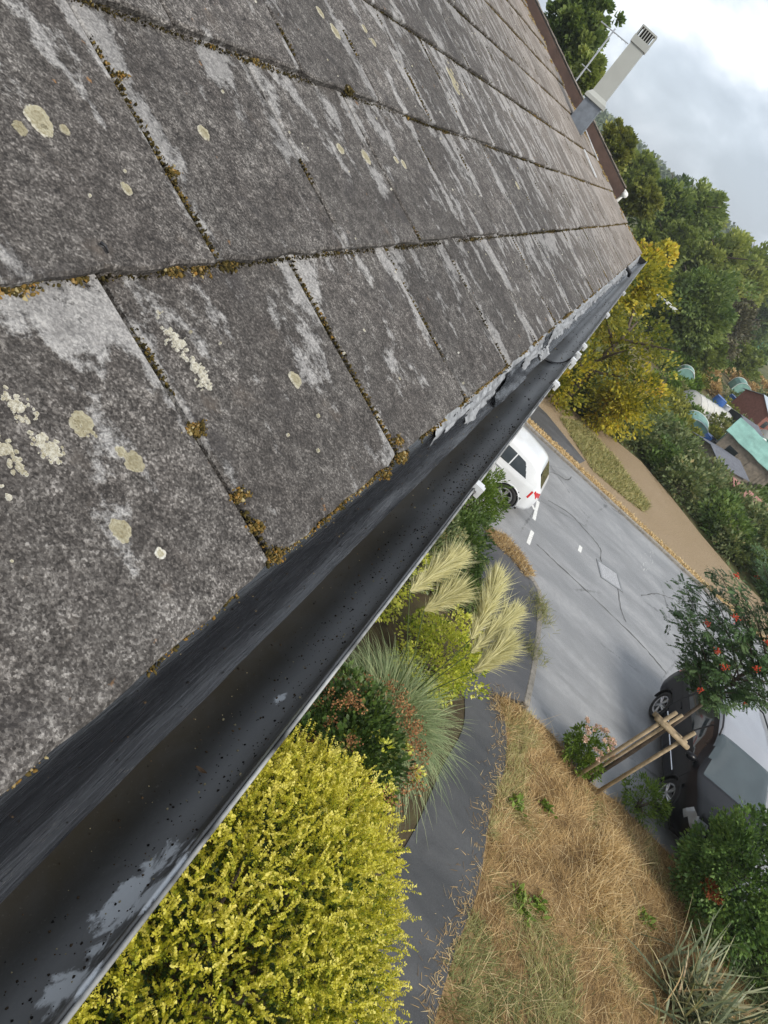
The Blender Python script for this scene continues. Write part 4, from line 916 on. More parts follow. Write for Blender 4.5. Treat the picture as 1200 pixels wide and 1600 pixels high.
# pampas grass
pg = empty('pampas_grass', (7.45, -1.75, 0)); tag(pg, 'pampas grass fountain with four cream feathery plumes beside the pavement', 'grass plant')
n = 7500; a = rng.uniform(0, 2 * np.pi, n); el = np.clip(rng.normal(1.0, .26, n), .35, 1.5); B = np.stack([rng.normal(0, .13, n), rng.normal(0, .13, n), np.full(n, .02)], 1)
D = np.stack([np.cos(a) * np.cos(el), np.sin(a) * np.cos(el), np.sin(el)], 1); L = rng.uniform(.9, 1.95, n)
link('blade_tuft', blade_mesh('blades', B, D, L, np.full(n, .011), rng.uniform(.35, .95, n), np.clip(rng.normal(.45, .22, n), 0, 1), 7), T['pampas'], pg)
def plume(tip_q, tz, base_q, bz):
    tp = gz(tip_q, tz) - np.array([7.45, -1.75, 0]); bp = gz(base_q, bz) - np.array([7.45, -1.75, 0]); ax = tp - bp; N = 2300; t = rng.random(N) ** .9
    prof = np.sin(np.pi * np.clip(t * .92 + .06, 0, 1)) ** .8; d = unit(rng.normal(size=(N, 3))); ax_u = unit(ax[None])[0]; d = unit(d - (d @ ax_u)[:, None] * ax_u)
    bend = rng.normal(0, .10, 3) + np.array([0, 0, -.08]); Pp = bp + ax * t[:, None] + bend[None] * (t ** 2)[:, None]; lob = 1 + .45 * np.sin(t * 23 + np.arctan2(d[:, 1], d[:, 0]) * 2 + rng.uniform(0, 6)); Dd = unit(d * .5 + ax_u * .95 + rng.normal(0, .12, (N, 3))); Ln = .37 * prof * lob * rng.uniform(.4, 1.2, N) + .05
    o = link('plume', blade_mesh('plume', Pp, Dd, Ln, np.full(N, .008), rng.uniform(0, .35, N), np.clip(rng.normal(.55, .2, N), 0, 1), 3), T['plume'], pg)
    st = link('stalk', MB().tube([(0, 0, .1), tuple(bp * .5 + np.array([0, 0, .35])), tuple(bp), tuple(bp + ax * .9)], [.010, .008, .007, .004], 6, False).mesh('stalk', True), T['green_grass'], pg)
plume((795, 890), 2.35, (735, 1000), 1.75); plume((812, 945), 2.15, (735, 1020), 1.7); plume((800, 1008), 2.0, (738, 1050), 1.6); plume((718, 858), 2.3, (640, 925), 1.9); plume((722, 915), 2.1, (662, 955), 1.75)
shrub('lime_shrub', 'bright lime yellow variegated shrub between the pampas grass and the pavement', 'shrub', (8.95, -1.95, .62), (.85, .7, .72), T['euon'], 220, 30, .13, .055, .34, 41)
# beds towards the road
shrub('conifer_bush', 'bright green feathery conifer bush beside the white car', 'shrub', (13.45, -.72, .72), (.9, .72, .95), T['conif'], 320, 40, .15, .075, .16, 42)
for q, lab in (((782, 1108), 'grass tuft at the lawn corner where path meets pavement'), ((800, 1118), 'dry tuft beside the kerb end at the lawn corner')):
    p = gz(q); n = 320; r_ = empty('grass_tuft', (p[0], p[1], .05)); tag(r_, lab, 'grass tuft'); a = rng.uniform(0, 6.3, n); el = rng.uniform(.3, 1.3, n)
    link('blade_tuft', blade_mesh('t', rng.normal(0, .16, (n, 3)) * [1, 1, 0], np.stack([np.cos(a) * np.cos(el), np.sin(a) * np.cos(el), np.sin(el)], 1), rng.uniform(.1, .28, n), np.full(n, .008), rng.uniform(.1, .6, n), rng.random(n), 3), T['dry'], r_)['kind'] = 'stuff'
shrub('bed_shrub', 'mid green shrub between the pampas plumes and the conifer bush', 'shrub', (11.9, -1.0, .55), (.9, .75, .75), T['midgreen'], 190, 30, .16, .07, .3, 43)
b3 = shrub('bed_shrub', 'dull green shrub with reddish stems behind the pampas plumes', 'shrub', (10.9, -.75, .6), (.8, .75, .75), T['bramble'], 170, 30, .16, .07, .3, 44)
shrub('bed_shrub', 'pale yellow green shrub between house wall and the pampas grass', 'shrub', (9.4, -.35, .7), (1.0, .7, .85), T['euon'], 170, 30, .16, .06, .3, 45)
shrub('bed_shrub', 'low dark green shrub at the foot of the pampas plumes by the pavement', 'shrub', (11.35, -1.75, .28), (.6, .5, .42), T['midgreen'], 110, 26, .12, .06, .3, 46)
shrub('bed_shrub', 'dark green shrub in the bed between road kerb and house', 'shrub', (13.0, .3, .7), (1.2, .9, .9), T['dkgreen'], 200, 30, .2, .09, .3, 47)

# lawn: dry straw with green patches
def in_poly(p, poly):
    x, y = p[:, 0], p[:, 1]; ins = np.zeros(len(p), bool); n = len(poly)
    for i in range(n):
        x0, y0 = poly[i]; x1, y1 = poly[(i + 1) % n]; c = ((y0 > y) != (y1 > y)); ins ^= c & (x < (x1 - x0) * (y - y0) / (y1 - y0 + 1e-12) + x0)
    return ins
def scatter(poly, n, seed):
    g = np.random.default_rng(seed); a = np.array(poly); lo, hi = a.min(0), a.max(0); p = lo + (hi - lo) * g.random((int(n * 2.5), 2)); return p[in_poly(p, poly)][:n]
vis_lawn = [p for p in lawn_poly if True]
pts = scatter(vis_lawn, 210000, 5); pts = pts[(pts[:, 0] > 3.9) & (pts[:, 1] > -10.5)]
fld = np.array([mnoise.noise(Vector((p[0] * .9, p[1] * .9, 3))) + .55 * mnoise.noise(Vector((p[0] * 2.6, p[1] * 2.6, 9))) for p in pts])
nearness = np.clip((7.6 - pts[:, 0]) / 2.0, 0, 1)
green = (fld + .8 * nearness + rng.normal(0, .16, len(pts))) > .46
tuft = np.array([mnoise.noise(Vector((p[0] * 4, p[1] * 4, 1))) for p in pts]); lay = np.array([mnoise.noise(Vector((p[0] * 1.5, p[1] * 1.5, 20))) * 5 for p in pts])
def grass(name, mask, mat, lab, lmul, wd, up, cat='grass'):
    p = pts[mask]; n = len(p); a = lay[mask] + rng.normal(0, .9, n); el = np.clip(rng.normal(up, .35, n), .05, 1.4)
    D = np.stack([np.cos(a) * np.cos(el), np.sin(a) * np.cos(el), np.sin(el)], 1); L = (.10 + .16 * np.clip(tuft[mask] + .5, 0, 1.2)) * rng.uniform(.5, 1.5, n) * lmul
    B = np.stack([p[:, 0], p[:, 1], np.full(n, .05)], 1)
    v = np.clip(.46 + .55 * fld[mask] + .25 * tuft[mask] + rng.normal(0, .18, n), 0, 1)
    return tag(link(name, blade_mesh(name, B, D, L, np.full(n, wd), rng.uniform(.1, .7, n), v, 2), mat), lab, cat, kind='stuff')
grass('dry_grass', ~green, T['dry'], 'dry straw coloured grass covering the lawn beside the dark path', .9, .0052, .55)
grass('green_grass', green, T['green_grass'], 'patches of green grass growing through the dry lawn', .85, .007, .8)
ix = rng.choice(len(pts), 3000, replace=False); p_ = pts[ix]; n = len(ix); a = lay[ix] + rng.normal(0, 1.1, n); el = np.clip(rng.normal(.35, .3, n), .02, 1.2)
tag(link('pale_straw', blade_mesh('straw', np.stack([p_[:, 0], p_[:, 1], np.full(n, .07)], 1), np.stack([np.cos(a) * np.cos(el), np.sin(a) * np.cos(el), np.sin(el)], 1), rng.uniform(.2, .5, n), np.full(n, .0042), rng.uniform(.0, .5, n), np.clip(rng.normal(.9, .15, n), 0, 1), 3), T['dry']), 'long pale straws lying over the dry lawn', 'grass', kind='stuff')
n = 700; ii = rng.integers(0, len(path_r) - 1, n); uu = rng.random((n, 1)); pe = np.array(path_r); lp_ = pe[ii] * (1 - uu) + pe[ii + 1] * uu + np.stack([rng.normal(0, .05, n), np.abs(rng.normal(0, .16, n))], 1); a = rng.uniform(0, 6.3, n)
tag(link('path_litter', blade_mesh('litter', np.stack([lp_[:, 0], lp_[:, 1], np.full(n, .076)], 1), np.stack([np.cos(a), np.sin(a), rng.uniform(0, .12, n)], 1), rng.uniform(.03, .16, n), np.full(n, .006), rng.uniform(0, .04, n), rng.random(n), 2), T['dry']), 'straw and leaf litter blown along the edge of the dark path', 'litter', kind='stuff')
# taller straw tuft along the middle of the lawn
def tuft_thing(name, label, x, y, n, L, mat, spread=.18, wd=.006, up=1.1, cat='grass tuft', group=None, seg=4, dr=(.1, .6), vmu=.6):
    r_ = empty(name, (x, y, .05)); tag(r_, label, cat, group); a = rng.uniform(0, 2 * np.pi, n); el = np.clip(rng.normal(up, .28, n), .15, 1.5)
    B = np.stack([rng.normal(0, spread, n), rng.normal(0, spread, n), np.zeros(n)], 1); D = np.stack([np.cos(a) * np.cos(el), np.sin(a) * np.cos(el), np.sin(el)], 1)
    link('blade_tuft', blade_mesh('tuft', B, D, L * rng.uniform(.5, 1.2, n), np.full(n, wd), rng.uniform(*dr, n), np.clip(rng.normal(vmu, .2, n), 0, 1), seg), mat, r_)['kind'] = 'stuff'; return r_
for q, n, L in (((945, 1345), 520, .55), ((930, 1400), 420, .5), ((960, 1440), 260, .45)):
    p = gz(q); tuft_thing('straw_tuft', 'tall tuft of pale straw standing in the dry lawn', p[0], p[1], n, L, T['dry'], .22, .006, 1.0, group='straw tufts on the lawn', vmu=.75)
for q, lab in (((843, 965), 'weedy green tuft growing over the kerb at its bend'), ((828, 1018), 'small weedy tuft beside the kerb below its bend'), ((838, 945), 'grass tuft at the top of the near kerb bend')):
    p = gz(q); tuft_thing('grass_tuft', lab, p[0], p[1], 260, .26, T['green_grass'], .16, .008, .9)
vp = [tuple(gz(q)[:2]) for q in ((752, 828), (785, 838), (812, 868), (832, 903), (818, 905), (795, 875), (765, 850))]
vpt = scatter(vp, 3500, 8); n = len(vpt); a = rng.uniform(0, 6.3, n); el = rng.uniform(.3, 1.3, n)
tag(link('verge_grass', blade_mesh('vg', np.stack([vpt[:, 0], vpt[:, 1], np.full(n, .07)], 1), np.stack([np.cos(a) * np.cos(el), np.sin(a) * np.cos(el), np.sin(el)], 1), rng.uniform(.06, .2, n), np.full(n, .008), rng.uniform(.1, .6, n), rng.random(n), 2), T['dry']), 'dry grass strip along the kerb by the white car', 'grass', kind='stuff')
gsp = [tuple(gz(q)[:2]) for q in ((872, 655), (905, 660), (960, 718), (1014, 793), (1003, 802), (968, 775), (925, 738))]
gpt = scatter(gsp, 9000, 9); n = len(gpt); a = rng.uniform(0, 6.3, n); el = rng.uniform(.3, 1.4, n)
tag(link('grass_strip', blade_mesh('gs', np.stack([gpt[:, 0], gpt[:, 1], np.full(n, .05)], 1), np.stack([np.cos(a) * np.cos(el), np.sin(a) * np.cos(el), np.sin(el)], 1), rng.uniform(.08, .28, n), np.full(n, .02), rng.uniform(.1, .6, n), np.clip(rng.normal(.8, .25, n), 0, 1), 2), T['green_grass']), 'tapering strip of grass on the brown gravel beyond the road', 'grass', kind='stuff')
fvp = [(FARX + .15, 3), (FARX + .75, 3), (FARX + .6, -4), (FARX + .45, -14), (FARX + .15, -14)]; fpt = scatter(fvp, 7000, 10); n = len(fpt); a = rng.uniform(0, 6.3, n); el = rng.uniform(.2, 1.2, n)
tag(link('kerbside_grass', blade_mesh('fg', np.stack([fpt[:, 0], fpt[:, 1], np.full(n, .055)], 1), np.stack([np.cos(a) * np.cos(el), np.sin(a) * np.cos(el), np.sin(el)], 1), rng.uniform(.05, .14, n), np.full(n, .018), rng.uniform(.1, .6, n), np.clip(rng.normal(.8, .2, n), 0, 1), 2), T['dry']), 'thin dry grass along the far kerb of the road', 'grass', kind='stuff')
# small broad green weeds in the lawn
for q in ((805, 1405), (835, 1420), (800, 1260), (845, 1265), (1000, 1440), (810, 1430)):
    p = gz(q); r_ = empty('lawn_weed', (p[0], p[1], .05)); tag(r_, 'small bright green leafy weed growing in the dry lawn', 'weed', 'weeds in the lawn'); n = 40; a = rng.uniform(0, 6.3, n); D = np.stack([np.cos(a), np.sin(a), rng.uniform(.2, 1.2, n)], 1)
    link('leaf_rosette', leaf_mesh('weed', rng.normal(0, .06, (n, 3)) * [1, 1, .1] + [0, 0, .04], D, rng.uniform(.07, .14, n), .25, rng.uniform(.4, 1, n)), T['conif'], r_)['kind'] = 'stuff'
# flowering plant by the stakes
p = gz((893, 1185)); fl = tuft_thing('flower_clump', 'bright green clump of plants with pale pink flower heads beside the stakes', p[0], p[1], 10, .2, T['conif'], .1, cat='flower')
Q, D, v = clumpy(120, 26, (0, 0, .25), (.42, .42, .38), .09, 51, .7); link('foliage', leaf_mesh('fl', Q, D, np.full(len(Q), .06), .25, np.clip(v + .1, 0, 1)), T['conif'], fl)
T['pinkhead'] = leafmat('pink_head', [(0, (.62, .36, .27)), (1, (.85, .68, .55))], .9, .2)
for _ in range(26):
    a = rnd.uniform(0, 6.3); rr = rnd.uniform(.1, .48); hp = np.array([math.cos(a) * rr, math.sin(a) * rr, .80 - .5 * rr + rnd.uniform(-.05, .05)]); PP = hp + rng.normal(0, .02, (40, 3)) * [1, 1, .5]
    link('flower_head', leaf_mesh('fh', PP, rng.normal(size=(40, 3)), np.full(40, .03), .5, rng.random(40)), T['pinkhead'], fl)['kind'] = 'stuff'
# stakes, crossbar and the young rowan tied to them
def stake_top(base, top_q):
    a = ray(top_q); d = np.array([a[0], a[1]]); t = ((base[:2] - CAMP[:2]) @ d) / (d @ d); return CAMP[2] + a[2] * t
tf_ = empty('tree_stakes'); sA, sB = gz((894, 1217)), gz((926, 1242)); sC = sA + np.array([.12, -.05, 0]); tf_.location = (sA[0], sA[1], 0)
tag(tf_, 'weathered timber stakes with a crossbar holding the young rowan tree', 'tree stakes')
hA = stake_top(sA, (1054, 1109)); hB = stake_top(sB, (1090, 1151))
lo_ = lambda p, z: (p[0] - sA[0], p[1] - sA[1], z)
for s_, h_, rr in ((sA, hA, .035), (sB, hB, .035), (sC + np.array([.05, -.12, 0]), hA - .05, .03)): MB().tube([lo_(s_, -.1), lo_(s_, h_ * .5), lo_(s_, h_)], [rr, rr * .97, rr * .95], 10).build('stake', T['wood'], tf_, True)
for dz, dx in ((-.28, -.045), (-.32, .10)):
    a_, b_ = sA + np.array([dx, .12, 0]), sB + np.array([dx, -.12, 0]); MB().tube([lo_(a_, hA + dz), lo_(b_, hB + dz + .03)], .042, 10).build('crossbar', T['wood'], tf_, True)
rw_ = empty('rowan_tree', (sA[0] + .22, sA[1] - .28, 0)); tag(rw_, 'young rowan tree with red berries tied to the timber stakes', 'tree')
cr_c = np.array([.15, .12, 3.75])
MB().tube([(0, 0, 0), (.02, 0, 1.0), (.03, .02, 2.0), (.08, .05, 2.9), (.14, .1, 3.8), (.16, .12, 4.5)], [.04, .036, .032, .026, .017, .006], 8).build('trunk', T['bark'], rw_, True)
m = MB(); tips = []
for k_ in range(44):
    a = k_ * 2.4; z0 = 2.45 + 2.0 * k_ / 44; ln = .45 + .6 * math.sin(math.pi * min(1, (k_ + 8) / 48)); e = np.array([.32 + math.cos(a) * ln, .36 + math.sin(a) * ln, z0 + .5 + rnd.uniform(-.2, .2)]); m.tube([(.08, .06, z0), tuple((np.array([.08, .06, z0]) + e) / 2 + np.array([0, 0, .07])), tuple(e)], [.014, .009, .004], 5, False); tips.append((np.array([.08, .06, z0]), e))
m.build('branch', T['bark'], rw_, True)
LP, LD, LN = [], [], []
for b0, b1 in tips:
    for _ in range(54):
        t = rnd.uniform(.2, 1.08); o_ = b0 + (b1 - b0) * t + np.array([rnd.gauss(0, .07), rnd.gauss(0, .07), rnd.gauss(0, .07)]); d = unit((np.array([rnd.gauss(0, 1), rnd.gauss(0, 1), rnd.gauss(-.15, .5)]) + .7 * (b1 - b0))[None])[0]; sd_ = unit(np.cross(d, [rnd.gauss(0, .3), rnd.gauss(0, .3), 1])[None])[0]; ln = rnd.uniform(.13, .2)
        for i in range(6):
            for sg in (1, -1):
                LP.append(o_ + d * ln * (.15 + .15 * i) - np.array([0, 0, .03 * (i / 6) ** 2])); LD.append(sd_ * sg + d * .45 + np.array([0, 0, -.12])); LN.append(rnd.uniform(.055, .075))
        LP.append(o_ + d * ln); LD.append(d); LN.append(.05)
LP, LD, LN = np.array(LP), np.array(LD), np.array(LN); vv = np.repeat(np.clip(rng.normal(.5, .22, len(LP) // 13), 0, 1), 13)
link('crown', leaf_mesh('rowan', LP, LD, LN, .21, vv, nrm=np.tile([0.05, 0.02, 1.0], (len(LP), 1)) + rng.normal(0, .25, (len(LP), 3))), T['rowan'], rw_)
T['berry'] = plain('orange_red_berry', (.48, .05, .018), .35, .2, 30)
for q in ((1105, 974), (1122, 1018), (1132, 1042), (1094, 1078), (1182, 1044), (1198, 1003), (1150, 965), (1165, 1095), (1185, 900), (1150, 900)):
    best = min(tips, key=lambda e: np.linalg.norm(np.array([600 + FPX * (CAMR[0] @ (e[1] + np.array(rw_.location) - CAMP)) / (CAMR[2] @ (e[1] + np.array(rw_.location) - CAMP)) - q[0], 800 + FPX * (CAMR[1] @ (e[1] + np.array(rw_.location) - CAMP)) / (CAMR[2] @ (e[1] + np.array(rw_.location) - CAMP)) - q[1]])))
    a = ray(q); dd = np.linalg.norm(best[1] + np.array(rw_.location) - CAMP) - .15; c = CAMP + a / np.linalg.norm(a) * dd - np.array(rw_.location)
    PP = c + rng.normal(0, .023, (24, 3)); V = PP[:, None] + ICV[None] * .0095; link('berry_cluster', quads_mesh('berries', V, 12, ICF, None, True), T['berry'], rw_)['kind'] = 'stuff'
# evergreen bushes and spiky plants on the right of the lawn
gb = shrub('evergreen_bush', 'dense dark green evergreen bush in front of the black car', 'shrub', (9.55, -7.8, 1.0), (.95, 1.2, 1.2), T['evergreen'], 620, 34, .17, .072, .33, 61)
Q, D, v = clumpy(4, 60, (-.45, .75, .95), (.3, .3, .45), .10, 62, .9); link('dead_leaves', leaf_mesh('dl', Q, D, np.full(len(Q), .06), .3, v), T['redrust'], gb)
shrub('evergreen_bush', 'second dark green bush beside the roof of the black car', 'shrub', (9.55, -9.35, 1.0), (1.0, 1.1, 1.25), T['evergreen'], 400, 32, .18, .075, .33, 63)
p = gz((985, 1262)); shrub('grassy_bush', 'small pale green bush at the foot of the timber stakes', 'shrub', (p[0] + .1, p[1] - .1, .25), (.42, .42, .36), T['conif'], 90, 26, .1, .07, .14, 64)
def sword(name, label, x, y, n, L, mat, wd, vm, sp=.25, up=.85):
    r_ = empty(name, (x, y, .05)); tag(r_, label, 'plant'); a = rng.uniform(0, 2 * np.pi, n); el = np.clip(rng.normal(up, .3, n), .1, 1.45); B = np.stack([rng.normal(0, sp, n), rng.normal(0, sp, n), np.zeros(n)], 1); D = np.stack([np.cos(a) * np.cos(el), np.sin(a) * np.cos(el), np.sin(el)], 1)
    link('blade_tuft', blade_mesh('sw', B, D, L * rng.uniform(.55, 1.1, n), np.full(n, wd), rng.uniform(.0, .35, n), np.clip(rng.normal(vm, .25, n), 0, 1), 5), mat, r_)
p = gz((1085, 1590)); sword('sword_plant', 'striped sword-leaved plant with brown dead leaves below the evergreen bush', p[0], p[1], 420, 1.15, T['phorm'], .034, .55, .36, .75)
p = gz((1185, 1545)); sword('sword_plant', 'dense grey green spiky plant beside the evergreen bush', p[0], p[1] - .2, 1500, 1.35, T['pampas'], .016, .4, .25, .8)

# ------------------------------------------------------------------ trees and hedges beyond the road
def tree(name, label, q, X, rpx, mat, seed, leaf=.3, nc=150, nl=60, elong=1.25, group=None, shell=.7, vsh=0.0, cr=.3, spread=1.0):
    c = gx(q, X); r = rpx / FPX * np.linalg.norm(c - CAMP); rr = (r, r, r * elong); root = empty(name, (c[0], c[1], 0)); tag(root, label, 'tree', group); g = random.Random(seed)
    top = max(1.2, c[2]); parts_ = []
    for k in range(6):
        a = k * 1.25 + g.random(); f = spread * g.uniform(.28, .55) if k else 0; so = (math.cos(a) * r * f, math.sin(a) * r * f, top + r * elong * g.uniform(-.5, .5) * (1 if k else 0)); sr = g.uniform(.42, .62) if k else .62
        parts_.append(clumpy(max(8, nc // 5), nl, so, (rr[0] * sr, rr[1] * sr, rr[2] * sr), r * cr * .62, seed * 7 + k, shell, .75, .1, .4)); parts_[-1] = (parts_[-1][0], parts_[-1][1], np.clip(parts_[-1][2] + g.uniform(-.13, .13) * spread ** 2, 0, 1))
    Q, D, v = (np.concatenate([p_[i] for p_ in parts_]) for i in range(3))
    link('crown', leaf_mesh('crown', Q, D, leaf * rng.uniform(.6, 1.2, len(Q)), .36, np.clip(v + vsh, 0, 1), fold=.35), mat, root)
    tr = MB().tube([(0, 0, -.05), (g.uniform(-.1, .1), g.uniform(-.1, .1), top * .45), (g.uniform(-.2, .2), 0, top), (0, 0, top + r * .6)], [r * .085, r * .065, r * .04, r * .01], 8).build('trunk', T['bark'], root, True)
    m = MB()
    for k in range(9):
        a = k * 2.4; z0 = top - r * .6 + r * 1.1 * k / 9; m.tube([(0, 0, z0), (math.cos(a) * r * .35, math.sin(a) * r * .35, z0 + r * .22), (math.cos(a) * r * .75, math.sin(a) * r * .75, z0 + r * .45)], [r * .03, r * .018, r * .006], 5, False)
    m.build('limb', T['bark'], root, True); return root
T['tree_a'] = leafmat('broadleaf_dark', [(0, (.035, .07, .022)), (.5, (.14, .205, .06)), (1, (.29, .35, .11))], .55, .4)
T['tree_b'] = leafmat('broadleaf_olive', [(0, (.07, .10, .026)), (.5, (.225, .28, .072)), (1, (.40, .43, .13))], .55, .4)
T['tree_c'] = leafmat('broadleaf_yellowing', [(0, (.07, .09, .016)), (.5, (.20, .22, .04)), (1, (.38, .36, .08))], .55, .25)
T['tree_d'] = leafmat('hazy_brown_tree', [(0, (.06, .055, .035)), (.5, (.12, .115, .065)), (1, (.2, .18, .10))], .6, .2)
tree('autumn_tree', 'tree turning yellow and orange beyond the road above the gutter', (948, 552), 26.8, 100, T['autumn'], 71, .15, 150, 90, 1.45, cr=.34, vsh=-.04, shell=.95, spread=1.45)
tree('autumn_tree', 'slender yellow leaved tree rising behind the end of the gutter', (1008, 420), 27.8, 40, T['autumn'], 72, .15, 120, 50, 1.5, cr=.3)
GT = 'trees behind the allotments'
tree('broadleaf_tree', 'dark green tree behind the neighbouring house below the aerial', (893, 55), 34, 44, T['tree_a'], 73, .24, 150, 60, 1.4)
tree('broadleaf_tree', 'small olive tree at the foot of the aerial behind the bargeboard', (918, 118), 32, 22, T['tree_b'], 74, .2, 70, 50, 1.2)
tree('broadleaf_tree', 'yellow green tree just beyond the lower end of the bargeboard', (962, 232), 42, 30, T['tree_c'], 75, .24, 110, 50, 1.2)
tree('broadleaf_tree', 'rounded yellow green tree above the white downpipe', (1000, 312), 46, 30, T['tree_c'], 76, .26, 110, 50, 1.0, vsh=-.15)
tree('broadleaf_tree', 'tall dark green tree standing highest against the clouds', (1055, 335), 62, 56, T['tree_a'], 77, .34, 240, 60, 1.15, vsh=.1)
tree('broadleaf_tree', 'large mid green tree beside the tallest dark tree', (1112, 415), 66, 56, T['tree_b'], 78, .34, 240, 60, 1.25, vsh=.05)
tree('broadleaf_tree', 'olive green tree with feathery crown at the end of the tree line', (1155, 425), 76, 46, T['tree_b'], 79, .36, 200, 60, 1.3, vsh=.15)
tree('broadleaf_tree', 'shaded green tree below the large mid green tree', (1075, 480), 52, 62, T['tree_a'], 80, .28, 240, 60, 1.1, vsh=.15)
tree('broadleaf_tree', 'dull green tree rising over the teal covers', (1095, 540), 58, 46, T['tree_b'], 81, .28, 170, 60, 1.0, vsh=-.1)
tree('bare_tree', 'thin brownish hazy tree beside the sports court', (1145, 505), 70, 42, T['tree_d'], 82, .26, 120, 34, 1.3)
tree('broadleaf_tree', 'small dark tree behind the sports court', (1185, 490), 120, 30, T['tree_a'], 83, .4, 120, 50, 1.0)
for k_, (q, X, r_, mt, sh) in enumerate((((1035, 390), 58, 40, 'tree_b', -.1), ((1020, 340), 75, 34, 'tree_a', .05), ((1085, 345), 85, 34, 'tree_b', .1), ((1180, 440), 100, 36, 'tree_b', .05), ((985, 270), 60, 30, 'tree_b', .05), ((1195, 525), 135, 26, 'tree_a', .1), ((1125, 600), 76, 26, 'tree_b', 0), ((1165, 560), 84, 26, 'tree_a', .1))):
    tree('broadleaf_tree', 'broadleaf tree half hidden in the tree line behind the allotments', q, X, r_, T[mt], 90 + k_, .34, 110, 55, 1.15, GT, vsh=sh)
# bramble bank between the gravel and the allotments
hf = [np.array(p) for p in hedge_front]
def hedge_at(y): return float(np.interp(-y, [-p[1] for p in hf], [p[0] for p in hf]))
for k_, y in enumerate(np.arange(-.6, -15.5, -1.35)):
    for row in range(3):
        x = hedge_at(y) + 1.55 + row * 2.1 + rnd.uniform(-.2, .2); h_ = rnd.uniform(.35, .75) + (.15 if row == 1 else 0)
        sc_w = np.array([x, y + rnd.uniform(-.3, .3) - row * .5]); r3 = (rnd.uniform(1.1, 1.5), rnd.uniform(.95, 1.25), h_ + .25)
        shrub('bramble_bush', ('tangled bramble bush at the very edge of the brown gravel', 'bramble bush in the middle of the bank beside the gravel', 'bramble bush at the back of the bank against the allotments')[row], 'bramble', (sc_w[0], sc_w[1], h_ * .6), r3, T['bramble'] if rnd.random() < .7 else T['midgreen'], 100, 24, .30, .17, .32, 200 + k_ * 5 + row, ('brambles edging the gravel', 'brambles in the middle of the bank', 'brambles by the allotments')[row], .75)

# ------------------------------------------------------------------ allotments
G2 = lambda q: gz(q)[:2]
T['net'] = plain('white_net', (.48, .47, .44), .8, .12, 4); T['teal'] = plain('teal_tarpaulin', (.19, .345, .30), .6, .25, 2, bump=.02); T['oldwood'] = plain('grey_shed_board', (.25, .21, .165), .9, .3, 6); T['slateroof'] = plain('dark_felt_roof', (.12, .125, .145), .8, .2, 5)
T['redwood'] = plain('red_shed_board', (.25, .105, .08), .8, .2, 6); T['blueroof'] = plain('blue_grey_roof', (.36, .41, .46), .6, .15, 4); T['greenpole'] = plain('green_frame', (.05, .16, .12), .5, .2, 6); T['bluebarrel'] = plain('blue_plastic', (.03, .10, .32), .4, .2, 5); T['black_sheet'] = plain('black_sheet', (.022, .022, .025), .5, .3, 6); T['whiteplastic'] = plain('white_plastic', (.66, .66, .64), .5, .1, 5); T['redsheet'] = plain('red_sheet', (.30, .14, .12), .7, .25, 6)
def frame_of(a, b):
    a, b = np.array(a), np.array(b); d = b - a; return math.atan2(d[1], d[0]), float(np.linalg.norm(d))
# plot soil with weeds
plot = poly_sheet('allotment_ground', [(30, -2), (95, -6), (95, -40), (30, -40)], -.2, -.02, ground_mat('plot_soil', [(.35, (.06, .055, .028)), (.5, (.12, .105, .05)), (.65, (.22, .18, .10))], .5))
def tunnel(name, label, a, b, r, mat):
    ang, L = frame_of(a, b); o = empty(name, (a[0], a[1], 0), ang); tag(o, label, 'polytunnel'); m = MB(); N = 14; K = 12; vs = []
    for i in range(N + 1):
        for k in range(K + 1):
            t = math.pi * k / K; rr = r * (1 - .035 * math.sin(math.pi * ((i / N * 5) % 1))); vs.append((L * i / N, math.cos(t) * rr, math.sin(t) * rr * 1.05))
    m.add(vs, [(i * (K + 1) + k, (i + 1) * (K + 1) + k, (i + 1) * (K + 1) + k + 1, i * (K + 1) + k + 1) for i in range(N) for k in range(K)] + [tuple(range(K + 1))] + [tuple(N * (K + 1) + k for k in range(K, -1, -1))])
    m.build('cover', mat, o, True)
    for i in range(6): MB().tube([(L * i / 5, math.cos(t) * (r + .012), math.sin(t) * (r + .008) * 1.05) for t in np.linspace(0, math.pi, 14)], .012, 6).build('hoop', T['whiteplastic'], o)
tunnel('polytunnel', 'long white netted polytunnel behind the teal covered shed', G2((1072, 634)), G2((1120, 664)), .95, T['net'])
tunnel('polytunnel', 'grey white polytunnel beside the red shed', G2((1186, 702)), G2((1205, 690)) + np.array([1.5, -4]), 1.3, T['net'])
